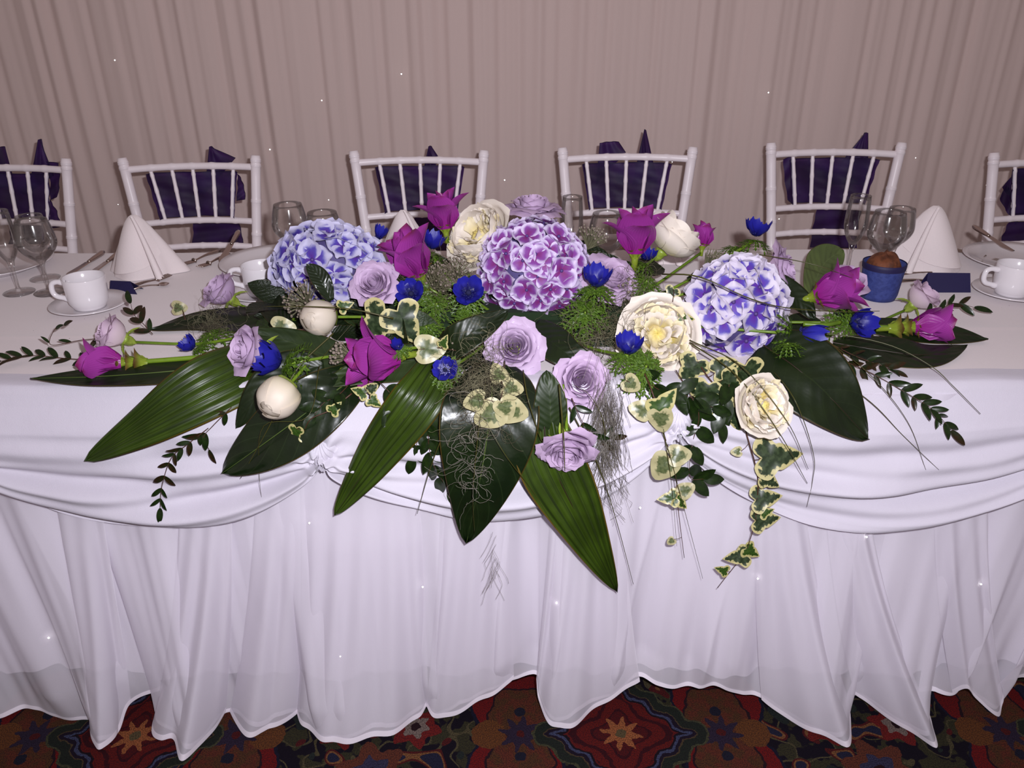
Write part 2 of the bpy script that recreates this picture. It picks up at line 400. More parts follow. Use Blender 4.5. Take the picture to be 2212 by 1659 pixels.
    dq = t.math('MULTIPLY', d, q)
    over(t.math('MULTIPLY', t.math('GREATER_THAN', t.math('SINE', t.math('MULTIPLY', dq, 190)), .45), t.math('LESS_THAN', dm, .115)), '#420c0e')
    over(disc(dq, .042), '#5a1410')
    q8 = t.math('ADD', 1, t.math('MULTIPLY', t.math('SINE', t.math('MULTIPLY', ang(x, y), 8)), .33))
    over(disc(t.math('MULTIPLY', d, q8), .030), '#b0683c'); over(disc(d, .011), '#6c5c3c')
    # pile
    nf = t.noise(420, 2); c = t.mix(t.ramp(nf, .3, .7, .38, .85), col[0], (0.006, .004, .007, 1)); t.l(c, t.b.inputs['Base Color'])
    t.bump(nf, .6, .004); return t
m_carpet = carpet()

# ------------------------------------------------------------------ room
mb = MB(); mb.box((-4, -3, -.05), (4, 2.6, 0)); o = link('floor', mb.mesh('floor', m_carpet, False)); tag(o, kind='structure')
mb = MB(); mb.box((-4, 2.5, 0), (4, 2.6, 3.2)); o = link('wall_back', mb.mesh('wall_back', m_wall, False)); tag(o, kind='structure')
CY = 1.72
rc = random.Random(5)
cw = [(rc.uniform(55, 120), rc.uniform(0, 6.28), rc.uniform(.0012, .0030)) for _ in range(5)]+[(rc.uniform(12, 34), rc.uniform(0, 6.28), rc.uniform(.003, .0065)) for _ in range(5)]
def curt(t, s):
    x = t*2.3; z = .03+2.9*s; y = CY; dr = .05*sin(x*2.1+.5)*(1-s)
    for f, p, a in cw: y += a*sin(f*(x+dr)+p+.5*sin(x*3+p)+.25*sin(z*1.3+p))*(.8+.35*sin(x*1.7+p))
    y += .012*noise.noise(V((x*12, z*.35, 3)))+.006*noise.noise(V((x*45, z*.3, 9)))
    return (x, y, z)
me = grid('curtain', curt, 1100, 26, m_curtain)
cu = link('curtain', me); tag(cu, 'mauve beige gathered backdrop curtain hanging behind the row of chairs', 'curtain')
# hidden rail
mb = MB(); mb.tube([(-2.4, CY, 2.95), (2.4, CY, 2.95)], .015, 10); link('curtain_rail', mb.mesh('curtain_rail', m_white), cu)
bulb = MB(); bulb.ball((0, 0, 0), 1, 8, 6); bulb = bulb.mesh('fairy_light', m_bulb)
for (u, v, r) in ((248,130,.0026),(867,160,.0028),(695,217,.0024),(583,323,.0028),(1660,200,.0026),(710,432,.0022),(1090,389,.0026),(1452,350,.002),(1683,473,.0022),(2131,400,.0026),(1978,341,.002),(255,442,.0018)):
    p = pt(u, v, y=CY-.045); link('fairy_light', bulb, cu, Matrix.Translation(p) @ Matrix.Scale(r*.7, 4))

# ------------------------------------------------------------------ table, cloths
TW_, TD = 2.7, .762
tb = thing('banquet_table', 'long trestle table hidden beneath the white tablecloth and skirt', 'table')
mb = MB(); mb.box((-TW_/2, 0, .725), (TW_/2, TD, .752)); link('tabletop', mb.mesh('tabletop', M('table_wood', '#6a4c34', .6), False), tb)
for x in (-1.25, -.05, 1.15):
    for y in (.12, .62):
        mb = MB(); mb.tube([(x, y, 0.001), (x, y, .7255)], .016, 8); link('leg', mb.mesh('leg', m_steel), tb)
def topcloth(t, s):
    x = t*(TW_/2+.005)
    L = .022; tot = L+TD+.02+.25; d = s*tot
    wv = .0012*noise.noise(V((x*3, d*4, 0)))
    cr = .0022*exp(-((d-L-.217-.012*sin(x))/.006)**2) + .0015*exp(-((x+.21)/.006)**2)*(d > L)
    if d < L:  # front turn-down
        a = d/L; return (x, -.001-.001*(1-a), TZ-.014+ .012*a)
    if d < L+.012:
        a = (d-L)/.012; return (x, -.001+.009*a, TZ-.002*(1-a))
    if d < L+TD: return (x, d-L, TZ+wv*.5+cr)
    a = (d-L-TD)
    return (x, TD+.006+.004*sin(x*25), TZ-.003-max(0, a-.01))
me = grid('tablecloth', topcloth, 240, 150, m_table)
tc = link('tablecloth', me); tag(tc, 'white cotton tablecloth with pressed creases laid over the long table', 'tablecloth')

# hem of the voile skirt (photograph positions), read left to right; overlaps fold back
HEM = [(-260,1530),(-120,1550),(0,1545),(60,1528),(130,1540),(206,1549),(209,1575),(222,1592),(262,1570),(290,1505),(347,1488),(352,1500),(338,1555),(385,1578),(405,1616),(440,1590),
 (492,1530),(540,1565),(575,1562),(600,1545),(652,1533),(700,1575),(740,1582),(800,1572),(860,1560),(905,1530),(924,1516),(955,1530),(1010,1510),(1060,1480),(1110,1460),(1160,1459),(1166,1500),
 (1190,1545),(1230,1547),(1280,1512),(1330,1482),(1378,1463),(1430,1482),(1500,1480),(1545,1476),(1600,1495),(1650,1506),(1700,1535),(1760,1562),(1817,1588),(1828,1545),(1824,1494),(1870,1505),(1950,1558),(2006,1588),
 (2000,1545),(1986,1500),(2050,1494),(2074,1465),(2095,1490),(2140,1522),(2151,1500),(2150,1462),(2212,1460),(2300,1500),(2400,1540),(2480,1510)]
def hem3(u, v):
    z = .006; p = pt(u, v, z=z)
    if p.y > -.03: p = pt(u, v, y=-.03)
    return p
hp = spline([hem3(u, v) for u, v in HEM], 620)
rs = random.Random(3)
sw = [(rs.uniform(14, 75), rs.uniform(0, 6.28), rs.uniform(.002, .0055)) for _ in range(7)]
def skirt(t, s):   # s 0 top .. 1 hem
    a = (t+1)/2; i = min(int(a*620), 619); f = a*620-i; h = hp[i].lerp(hp[i+1], f)
    xt = -1.35+2.72*a; xt = xt*.35+(h.x*1.02)*.65
    k = s**1.6
    x = xt*(1-k)+h.x*k; z = .74*(1-s)+h.z*s; y = -.012+(h.y+.012)*(s**2.2)
    amp = (.35+1.0*s)*(1-max(0, s-.9)*7)
    d = 0
    for ff, p, am in sw: d += am*sin(ff*(xt+.05*s*sin(xt*7+p))+p)
    d += .012*noise.noise(V((xt*16, s*1.2, 7)))+.006*noise.noise(V((xt*40, s*2, 1)))
    # a few deep soft folds that slant and spread towards the floor
    fx = xt+.10*(s-.3)*sin(xt*3.1+1)
    d += .016*abs(sin(fx*8.3+1.2*sin(fx*5+1)))**.6-.010 + .008*(1-abs(sin(fx*17+2*sin(fx*3.3))))**3
    d = -d*amp*1.35
    lim = .014+.075*max(0, s-.30)
    y += -.006+lim*math.tanh(d/lim)
    return (x, min(y, -.004), z)
sk = thing('table_skirt', 'long white sheer voile skirt gathered round the table and trailing on the carpet', 'table skirt')
link('voile', grid('voile', skirt, 900, 60, m_voile), sk)
PAN = [((100, 200), [(204,1530),(209,1575),(222,1593),(240,1588),(262,1571),(278,1530),(290,1503)], 2),
       ((395, 500), [(350,1500),(338,1557),(360,1574),(385,1578),(403,1617),(440,1592),(470,1560),(492,1528)], 3),
       ((560, 640), [(500,1530),(540,1566),(575,1562),(600,1547),(650,1530)], 2),
       ((650, 905), [(642,1528),(665,1552),(700,1576),(740,1583),(800,1573),(860,1561),(905,1532),(926,1512)], 5),
       ((960, 1100), [(922,1515),(955,1532),(1010,1511),(1060,1481),(1110,1459)], 3),
       ((1200, 1335), [(1158,1458),(1164,1500),(1190,1546),(1230,1548),(1280,1513),(1330,1483),(1380,1462)], 4),
       ((1630, 1720), [(1640,1500),(1700,1537),(1760,1564),(1817,1590),(1829,1548),(1824,1492)], 3),
       ((1770, 1850), [(1840,1490),(1880,1512),(1950,1559),(2007,1590),(2001,1545),(1986,1498)], 3),
       ((2010, 2130), [(2052,1492),(2074,1466),(2095,1491),(2140,1524),(2152,1500),(2150,1460)], 3)]
for pi_, ((ua, ub), hl, nf) in enumerate(PAN):
    HP = spline([hem3(a, b)+V((0, -.012, .002)) for a, b in hl], 40); xa = pt(ua, 1000, y=-.03).x; xb = pt(ub, 1000, y=-.03).x
    def pf(t, s, HP=HP, xa=xa, xb=xb, nf=nf, pi_=pi_):
        a = (t+1)/2; i = min(int(a*40), 39); h = HP[i].lerp(HP[i+1], a*40-i); k = s**1.5; x = xa+(xb-xa)*a
        ed = (1-abs(t)**6)
        sk_ = max(0, s-.30)/.70
        y = (-.012-.016*min(1, s*2.5))*(1-s**2.2)+h.y*s**2.2 - ed*(.003+.026*sk_*(1-sk_*.55)) - .007*sin(a*nf*6.28+pi_+2*s)*min(1, s*s*3)*(1-.5*s) - .006*noise.noise(V((a*3+pi_, s*2, 2)))*s*s
        return (x*(1-k)+h.x*k, y, .72*(1-s)+h.z*s)
    link('voile_panel', grid('voile_panel', pf, 60, 50, m_voile), sk)
    link('hem', grid('hem', lambda t, s, pf=pf: V(pf(t, .982+.018*s))+V((0, -.001, .0006)), 60, 1, m_hem), sk)
def hemstrip(t, s):
    p = V(skirt(t, .986+.014*s)); return p+V((0, -.0012, .0006))
link('hem', grid('hem', hemstrip, 900, 2, m_hem), sk)
def lin(t, s):
    x = t*1.4; y = .004+s*(.010*sin(x*19+1+2*sin(x*3))+.008*sin(x*47+3*sin(x*5))+.005*sin(x*97+s)+.006*noise.noise(V((x*30, s*2, 4)))); z = .735+(.075-.735)*s+.008*s*sin(x*6+1); return (x, y+.0, z)
link('lining', grid('lining', lin, 600, 12, m_lining), sk)
for (u, v) in ((1383,1097),(1872,1160),(913,1268),(1202,1302),(735,1418),(1637,1250),(2119,1262),(668,1130),(105,1378)):
    p = pt(u, v, y=-.045); link('fairy_light', bulb, sk, Matrix.Translation(p) @ Matrix.Scale(.0016, 4))

# swags
CI = [(pt(-90,985,y=-.05)), (pt(695,978,y=-.05)), (pt(1462,912,y=-.05)), pt(2420,900,y=-.05)]
LOW = [None, .478, .487, .478]
def swag_fn(A, B, lowz, seed):
    def f(t, s):
        tt = (t+1)/2; x = A.x+(B.x-A.x)*tt; zc = A.z+(B.z-A.z)*tt
        c = (4*tt*(1-tt))**.75
        top = TZ-.012
        e = s**.9
        zcin = top+(zc+.012-top)*min(1, e/.45)
        if e > .45: zcin -= .03*(e-.45)/.55
        zmid = top+(lowz-top)*e
        z = zcin*(1-c)+zmid*c
        conv = (1-c)
        fold = sin(e*17+seed+1.2*sin(tt*pi*2+seed)) + .5*sin(e*37+2*seed+tt*3)
        y = -.014-.036*min(1, e*4)-.012*e - .013*fold*min(1, max(0, (e-.22)*2.2))*(.6+.5*c) - .006*noise.noise(V((x*9, e*5, seed)))*min(1, e*5)+.018*max(0, e-.94)/.06*(1 if e > .94 else 0)
        # radiating pleats close to a gather
        for C in (A, B):
            dx = x-C.x; g = exp(-(dx/.05)**2); y += .007*g*sin(atan2(z-C.z+.02, abs(dx)+.01)*11)*min(1, e*3) - .012*g*exp(-((z-C.z)/.04)**2)
        if e < .07:   # the swag starts on top of the table and rolls over its edge
            k = e/.07; ztop = top+.0145; zend = z
            if k < .5: return (x, .034*(1-k*2)-.009*k*2, ztop+.0008*sin(x*40))
            kk = (k-.5)*2; y = -.009*(1-kk)+y*kk; z = ztop*(1-kk*kk)+zend*kk*kk
            return (x, y, z)
        return (x, min(y, -.012), z)
    return f
sd = thing('swag_valance', 'white satin swags draped in scallops along the front edge of the table', 'swag')
for k in range(3):
    link('swag', grid('swag', swag_fn(CI[k], CI[k+1], LOW[k+1], k*1.7), 200, 90, m_swag), sd)
for k in (1, 2):   # gathers where two swags are pinned
    C = CI[k]
    def gf(t, s, C=C):
        a = t*pi*.5; r = .004+.034*s**.8; pl = 1+.10*sin(a*14)
        return (C.x+sin(a)*r*pl*.75, C.y-.010-.014*sin(pi*min(1, s*1.1))*cos(a*.8)-.003*sin(a*16)*s, C.z+.02-cos(a*1.0)*r*1.25*pl*(.5+.5*s)+.01*(1-s))
    link('gather', grid('gather', gf, 60, 12, m_swag), sd)

# ------------------------------------------------------------------ chairs
def bam(z0, z1, r, rings, n=40):
    zs = [z0+(z1-z0)*i/n for i in range(n+1)]
    for q in rings: zs += [q-.006, q-.003, q-.0012, q, q+.0012, q+.003, q+.006]
    zs = sorted(z for z in zs if z0 <= z <= z1); rr = []
    for z in zs:
        k = r
        for q in rings:
            d = abs(z-q); k += r*.16*exp(-(d/.004)**2) if d > .0004 else -r*.02
        rr.append(k)
    return zs, rr
def chair_meshes():
    K = []; ly = lambda z: (z-.44)*.14 if z > .44 else (z-.44)*-.10
    for sx in (-1, 1):
        zs, rr = bam(0.0, .935, .0148, [.12, .25, .43, .62, .70, .80, .905, .92], 30)
        for i, z in enumerate(zs):
            if z > .928: rr[i] = .0148*(1.12 if z < .9335 else .9)
        mb = MB(); mb.tube([(sx*(.197-(.93-z)*.10 if z > .44 else .148), ly(z), z) for z in zs], rr, 14)
        K.append(('back_post', mb.mesh('back_post', m_white), Matrix()))
    def rail(z, r, bow, nm='rail'):
        hw = .197-(.93-z)*.10; n = 60; ps, rr = [], []
        for i in range(n+1):
            a = -1+2*i/n; ps.append((a*hw, ly(z)+.0+bow*(1-a*a)*1.0, z+.004*(1-a*a)))
            d = min(abs(a-q) for q in (-.62, -.31, 0, .31, .62)); rr.append(r*(1+.16*exp(-(d/.03)**2)))
        mb = MB(); mb.tube(ps, rr, 12); K.append((nm, mb.mesh(nm, m_white), Matrix()))
    rail(.900, .0105, .02); rail(.738, .0098, .02); rail(.660, .0095, .02)
    for k in range(-2, 3):
        ps, rr = [], []
        for i in range(25):
            a = i/24; z = .738+(.900-.738)*a; x = k*(.050+.012*a); bow = .02*(1-(k*.31)**2)
            ps.append((x, ly(z)+bow, z)); d = min(abs(a-q) for q in (.25, .6, .88)); rr.append(.0052*(1+.25*exp(-(d/.03)**2)+.15*sin(pi*a)))
        mb = MB(); mb.tube(ps, rr, 8); K.append(('spindle', mb.mesh('spindle', m_white), Matrix()))
    def seatf(t, s): return (t*.19*(1-.06*s)*(1), -.40+.40*s, .465+.0)
    mb = MB(); n = 10
    mb.box((-.19, -.40, .43), (.19, .012, .452)); K.append(('seat', mb.mesh('seat', m_white, False), Matrix()))
    cb = bmesh.new(); bmesh.ops.create_cube(cb, size=1, matrix=Matrix.Translation((0, -.205, .4705)) @ Matrix.Diagonal((.36, .36, .035, 1)))
    bmesh.ops.bevel(cb, geom=cb.edges[:], offset=.012, segments=3, affect='EDGES'); me = bpy.data.meshes.new('cushion'); cb.to_mesh(me); me.materials.append(m_napkin.m)
    K.append(('cushion', me, Matrix()))
    for sx in (-1, 1):
        zs, rr = bam(0.0, .43, .0148, [.12, .25, .38], 20)
        mb = MB(); mb.tube([(sx*.17, -.375, z) for z in zs], rr, 12); K.append(('front_leg', mb.mesh('front_leg', m_white), Matrix()))
        mb = MB(); mb.tube([(sx*.17, -.375, .2), (sx*.148, .02, .2)], .008, 8); K.append(('stretcher', mb.mesh('stretcher', m_white), Matrix()))
    mb = MB(); mb.tube([(-.17, -.375, .25), (.17, -.375, .25)], .008, 8); K.append(('stretcher', mb.mesh('stretcher', m_white), Matrix()))
    return K
CK = chair_meshes()
CH = [(3, 342, -.02, 'first', 'white bamboo-style chair at the far left edge, behind the trio of glasses'),
      (413, 338, .08, 'second', 'white bamboo-style chair behind the left napkin and beside the coffee cup'),
      (905, 325, .0, 'third', 'white bamboo-style chair behind the cream peony and the tall magenta flower'),
      (1356, 318, .0, 'fourth', 'white bamboo-style chair with a round sash loop and a pointed one above it'),
      (1806, 308, -.02, 'fifth', 'white bamboo-style chair behind the champagne flute on the right'),
      (2292, 330, -.05, 'sixth', 'white bamboo-style chair cut off by the right edge of the picture')]
SASH = {0: ([[(-40,420),(-38,325),(12,316),(30,400)], [(58,420),(82,302),(88,302),(114,380)], [(100,350),(126,352),(124,425),(108,432)], [(96,420),(112,438),(130,490),(98,495)], [(20,480),(90,480),(95,545),(15,545)]],
            'dark purple organza sash on the far left chair, with two loops above the rail'),
        1: ([[(440,420),(452,317),(458,318),(508,342)], [(512,376),(520,384),(530,430),(510,434)], [(416,470),(512,470),(526,535),(414,535)]], 'dark purple organza sash with a broad tail, on the chair behind the left napkin'),
        2: ([[(908,400),(926,316),(933,317),(950,345)], [(895,470),(960,470),(965,540),(890,540)]], 'dark purple organza sash on the chair behind the cream peony, one small loop above'),
        3: ([[(1288,400),(1296,309),(1336,306),(1352,330)], [(1366,400),(1392,281),(1395,281),(1422,400)]], 'dark purple organza sash with a round and a sharply pointed loop above the rail'),
        4: ([[(1780,400),(1868,289),(1874,287),(1876,400)], [(1692,345),(1714,336),(1716,445),(1702,432)], [(1766,450),(1862,450),(1850,535),(1750,535)]], 'dark purple organza sash on the chair behind the right flute, one slanting point above'),
        5: ([[(2165,405),(2202,366),(2230,366),(2228,480)], [(2160,430),(2175,400),(2215,460),(2195,485)], [(2180,480),(2260,480),(2260,540),(2160,540)]], 'dark purple organza sash on the chair cut off at the right edge')}
for i, (u, v, rz, _, lab) in enumerate(CH):
    # back top stands about 0.935 m high
    cs_ = (.978, .98, .99, .995, 1.0, .985)[i]
    p = pt(u, v, z=.935*cs_); y0 = p.y-.07
    mw = Matrix.Translation((p.x, y0, 0)) @ Matrix.Rotation(rz, 4, 'Z') @ Matrix.Scale(cs_, 4)
    c = thing('chiavari_chair', lab, 'chair', mw, 'white banqueting chairs behind the table'); build(c, CK)
    # sash band round the spindles
    shapes, slab = SASH[i]
    sroot = thing('chair_sash', slab, 'sash', mw, 'purple sashes tied on the chair backs')
    def band(t, s, sd=i):
        z = .752+.133*s; hw = .112+.024*s; a = t
        y = (z-.44)*.14+.022+.008*sin(a*9+s*3+sd)*.35+.004*sin(s*16+a*4+sd) + .010*(1-a*a)
        if abs(a) > .93: y -= .022*(abs(a)-.93)/.07
        return (a*hw, y, z)
    link('band', grid('band', band, 60, 12, m_sash), sroot)
    for q in (0.0, 1.0):
        mb = MB(); mb.tube([V(band(-1+2*k/30, q))+V((0, -.001, 0)) for k in range(31)], .0011, 5); link('edge_trim', mb.mesh('edge_trim', m_sashedge), sroot)
    mb = MB(); mb.ball((0, .145, .83), .022, 10, 8); kn = link('knot', mb.mesh('knot', m_sash), sroot)
    for j, qd in enumerate(shapes):
        P4 = [pt(a, b, y=y0+.115+.006*j) for a, b in qd]
        def lf(t, s, P4=P4, j=j):
            a = (t+1)/2; L = P4[0].lerp(P4[1], s); R_ = P4[3].lerp(P4[2], s); q = L.lerp(R_, a)
            return q+V((0, .010*sin(a*pi)+.004*sin(a*14+s*3), 0))
        nm = 'tail' if qd[0][1] > 440 else 'loop'
        wpart(nm, grid(nm, lf, 16, 12, m_sash), sroot, mw)
        ed = MB(); ed.tube([lf(-1, k/6) for k in range(7)]+[lf(-1+2*k/8, 1) for k in range(1, 8)]+[lf(1, 1-k/6) for k in range(7)], .0009, 4)
        wpart('edge_trim', ed.mesh('edge_trim', m_sashedge), sroot, mw)

# ------------------------------------------------------------------ tableware
def tab(u, v, z=TZ): return pt(u, v, z=z)
def cup_kind():
    mb = MB(); mb.lathe([(0, .004), (.026, .004), (.0295, 0), (.0315, .0), (.0325, .004), (.0345, .007), (.0385, .014), (.0402, .026), (.0412, .045), (.0420, .066), (.0415, .0675), (.0398, .066), (.039, .045), (.038, .03), (.034, .014), (.02, .008), (0, .008)], 40)
    mb.tube([(0, 0, 0), (0, 0, 0)], .0001, 3, False)
    hd = MB(); ps = spline([(-.039, 0, .054), (-.055, 0, .057), (-.066, 0, .052), (-.068, 0, .036), (-.062, 0, .026), (-.050, 0, .022), (-.037, 0, .018)], 22)
    hd.tube(ps, [.0055 if 2 < i < 20 else .0065 for i in range(23)], 10)
    return [('bowl', mb.mesh('bowl', m_china), Matrix()), ('handle', hd.mesh('handle', m_china), Matrix())]
CUPK = cup_kind()
mb = MB(); mb.lathe([(0, .0005), (.034, .0005), (.036, .003), (.05, .006), (.074, .014), (.0785, .0165), (.0775, .018), (.06, .0105), (.040, .0065), (.026, .0055), (.024, .0045), (0, .0045)], 48); m_sauc = mb.mesh('saucer', m_china)
mb = MB(); mb.lathe([(0, .001), (.08, .001), (.083, .005), (.10, .011), (.125, .0185), (.130, .021), (.129, .0225), (.115, .0175), (.095, .012), (.082, .0075), (0, .0065)], 56); m_plate = mb.mesh('plate', m_china)
for (u, v, rz, sc, lab) in ((197, 668, .1, 1.0, 'beside the far left glasses'), (572, 640, .05, 1.0, 'behind the left lilac rosebud, against the blue hydrangea'), (2182, 640, .0, 1.0, 'at the right edge of the table')):
    p = tab(u, v); tag(link('saucer', m_sauc, None, Matrix.Translation(p)), 'white china saucer under the coffee cup '+lab, 'saucer', 'saucers')
    c = thing('coffee_cup', 'empty white china coffee cup '+lab, 'cup', Matrix.Translation(p+V((0, 0, .006))) @ Matrix.Rotation(rz, 4, 'Z') @ Matrix.Scale(sc, 4), 'coffee cups'); build(c, CUPK)
for (x, y, lab) in ((tab(5, 575).x, .63, 'behind the far left glasses, cut by the picture edge'), (tab(600, 575).x, .63, 'behind the coffee cup beside the blue hydrangea'), (tab(2180, 560).x, .62, 'with a knife across its rim, behind the right cup')):
    tag(link('dinner_plate', m_plate, None, Matrix.Translation((x, y, TZ))), 'white china plate '+lab, 'plate', 'dinner plates')
# glasses
def glass_kind(rim, bulge, hb, stem, h):
    zt = h; zb = stem
    out = [(0, .0), (.032, .0), (.033, .0015), (.020, .004), (.006, .008), (.0038, .014), (.0036, zb-.012), (.006, zb-.002)]
    n = 14
    for i in range(1, n+1):
        a = i/n; z = zb+(zt-zb)*a; r = bulge*sin(min(1, a/hb)*pi/2)**.75 if a < hb else bulge+(rim-bulge)*((a-hb)/(1-hb))**1.4
        out.append((max(r, .006), z))
    inn = []
    for (r, z) in out[:7:-1]: inn.append((max(r-.0011, .0005), z+(.0004 if z > zt-.001 else 0)))
    inn.append((0, zb+.004))
    mb = MB(); mb.lathe(out+inn, 40); return mb.mesh('wine_glass', m_glass)
g_flute = glass_kind(.0225, .026, .5, .065, .185); g_wine = glass_kind(.032, .041, .5, .07, .165); g_small = glass_kind(.028, .034, .5, .06, .15)
for (u, v, g, nm, lab, cat) in ((42, 632, g_flute, 'champagne_flute', 'champagne flute at the far left edge of the table', 'glass'), (108, 632, g_wine, 'wine_glass', 'larger wine glass beside the far left flute', 'glass'), (98, 602, g_small, 'wine_glass', 'smaller wine glass just behind the far left pair', 'glass'),
        (640, 590, g_wine, 'wine_glass', 'tall empty wine glass standing behind the blue hydrangea', 'glass'), (712, 612, g_wine, 'wine_glass', 'shorter wine glass with its rim just above the blue hydrangea', 'glass'),
        (1232, 594, g_flute, 'champagne_flute', 'glass to the right of the topmost lilac rose', 'glass'), (1305, 616, g_wine, 'wine_glass', 'round-rimmed wine glass left of the upright magenta flower in the middle', 'glass'),
        (1829, 592, g_flute, 'champagne_flute', 'champagne flute behind the pale green leaf on the right', 'glass'), (1893, 612, g_wine, 'wine_glass', 'wine glass behind the blue cup, right of the flute', 'glass'), (1922, 585, g_small, 'wine_glass', 'small wine glass touching the right napkin', 'glass')):
    tag(link(nm, g, None, Matrix.Translation(tab(u, v))), 'clear stemmed '+lab if 'glass to' not in lab else 'clear '+lab, cat, 'stemmed glasses')
# napkins: tented cloth
def napkin(u, v, w_, h, spin, lab, seed, mir=1):
    p = tab(u, v); mw = Matrix.Translation(p) @ Matrix.Rotation(spin, 4, 'Z')
    root = thing('napkin', lab, 'napkin', mw, 'tented white napkins')
    def f(t, s):
        a = t*pi*.93-pi/2
        rr = w_/2*(.03+.25*min(1, s*6)**.5*.3+.90*s)*(1+.18*sin(a*3+seed)*s+.05*sin(a*7+seed)*s)
        x = rr*cos(a)*1.0; y = rr*sin(a)*.62+.012
        z = h*(1-s**1.22)+.001
        return (x*mir, y, z)
    link('back_cone', grid('back_cone', f, 60, 24, m_napkin), root)
    def g(t, s):  # front flap folded over, its lower edge lifted in a curve
        a = t*1.0-pi/2+.25*sin(seed)
        s2 = s*(.93-.25*(t*.5+.5)**2)
        rr = w_/2*(.03+.25*min(1, s2*6)**.5*.3+.92*s2)*(1+.22*sin(a*3+seed)*s2)+.004
        return (mir*rr*cos(a), rr*sin(a)*.66+.010-.010*sin(pi*s)*(1-t*t), h*(1-s2**1.22)*1.005+.002)
    link('front_flap', grid('front_flap', g, 30, 20, m_napkin), root)
    mb = MB(); ps = [V((w_*.30+.006*k, -w_*.32-.004*k, .012+.0)) for k in range(2)]
    def r(t, s):
        a = (t+1)*pi*.9; q = .009*(.35+.65*s)
        return (mir*(w_*(.04+.32*s)+q*cos(a)), -w_*.07-w_*.24*s+q*sin(a)-.006, h*(1-s**1.22)*.96+.010)
    link('rolled_fold', grid('rolled_fold', r, 16, 16, m_napkin), root)
napkin(312, 592, .172, .138, 0, 'white napkin folded in a tent behind the far left coffee cup', 0.4)
napkin(876, 560, .14, .120, .1, 'white napkin tip peeking up behind the magenta flower, before the third chair', 1.3)
napkin(1416, 565, .15, .122, -.1, 'white napkin tip rising behind the white peony, before the fourth chair', 2.0)
napkin(1996, 578, .19, .145, .0, 'white napkin folded in a tent between the right glasses and right plate', .9, -1)
# cutlery
def fork_mesh(L=.19):
    mb = MB(); mb.tube(spline([(0, 0, .003), (0, L*.35, .006), (0, L*.62, .004), (0, L*.7, .003)], 12), [.0045, .0048, .0045, .004, .0035, .003, .0025, .0022, .0022, .0024, .003, .005, .008], 8)
    for k in range(4):
        x = (k-1.5)*.0052; mb.tube(spline([(x*.8, L*.69, .003), (x, L*.8, .001+.003), (x, L, .006)], 6), [.0018]*6+[.0008], 6)
    return mb.mesh('fork', m_steel)
def knife_kind(L=.21):
    a = MB(); a.tube(spline([(0, 0, .005), (0, L*.2, .005), (0, L*.42, .005)], 10), [.004, .0062, .0066, .0066, .0062, .006, .0058, .0055, .005, .0045, .004], 10)
    b = MB(); n = 14; vs = []
    for i in range(n+1):
        s = i/n; y = L*(.42+.58*s); w1 = .009*(1-max(0, s-.75)*3.6); vs += [(-.006+.0*s, y, .004), (-.006+.006*s*s+w1*1.6, y, .0045), (-.006+.002, y, .006)]
    fs = []
    for i in range(n):
        for k in range(3): fs.append((i*3+k, i*3+(k+1) % 3, (i+1)*3+(k+1) % 3, (i+1)*3+k))
    b.add(vs, fs); return [('handle', a.mesh('handle', m_steel), Matrix()), ('blade', b.mesh('blade', m_steel, False), Matrix())]
def spoon_mesh(L=.135):
    mb = MB(); mb.tube([(0, L*i/10*.72, .003+.004*sin(i/10*pi)) for i in range(11)], [.0028, .003, .0028, .0024, .002, .0018, .0017, .0016, .0016, .0018, .002], 8)
    vs, fs = [], []; n = 8
    for j in range(n+1):
        for k in range(n+1):
            s = j/n; t = k/n*2-1; w1 = .0145*sin(pi*min(.99, .05+s*.95))**.6; vs.append((t*w1, L*(.71+.29*s), .004-.004*(1-t*t)*sin(pi*s)))
    for j in range(n):
        for k in range(n): a = j*(n+1)+k; fs.append((a, a+1, a+n+2, a+n+1))
    mb.add(vs, fs); return mb.mesh('spoon', m_steel)
FK, KK, SP = fork_mesh(), knife_kind(), spoon_mesh()
def lay(a, b, z=TZ+.001, zb=None, L=.2):
    A = tab(*a); B = tab(*b); A.z = z; B.z = z if zb is None else zb
    d = (B-A); return leaf_frame(A, d, (0, 0, 1), 1), d.length/L
def cut(kind, a, b, lab, z=TZ+.001, zb=None):
    L = {'fork': .19, 'knife': .21, 'spoon': .135}[kind]; mw, sc = lay(a, b, z, zb, L); sc = max(.6, min(1.25, sc)); mw = mw @ Matrix.Diagonal((1, sc, 1, 1))
    if kind == 'knife': o = thing('knife', lab, 'knife', mw, 'table cutlery'); build(o, KK)
    else: o = tag(link(kind, FK if kind == 'fork' else SP, None, mw), lab, kind, 'table cutlery')
cut('knife', (225, 549), (143, 603), 'steel knife lying left of the left napkin, outermost of two')
cut('knife', (262, 548), (190, 602), 'steel knife lying half under the left napkin')
cut('fork', (475, 545), (395, 577), 'steel fork with its tines towards the left napkin')
cut('fork', (497, 553), (433, 581), 'steel fork lying close beside the left plate')
cut('knife', (520, 527), (478, 578), 'steel knife leaning on the rim of the left plate', TZ+.03, TZ+.006)
cut('fork', (272, 628), (345, 606), 'small steel fork poking out behind the left navy card')
cut('spoon', (285, 630), (358, 617), 'teaspoon lying beside the small fork by the left navy card')
cut('fork', (2060, 543), (2125, 560), 'steel fork to the right of the right napkin')
cut('knife', (2095, 520), (2180, 568), 'steel knife resting across the right plate', TZ+.034, TZ+.026)
cut('spoon', (1925, 601), (2110, 583), 'dessert spoon handle running from the blue cup to the right navy card', TZ+.001)
cut('fork', (1925, 612), (2060, 610), 'small fork handle just in front of the dessert spoon')
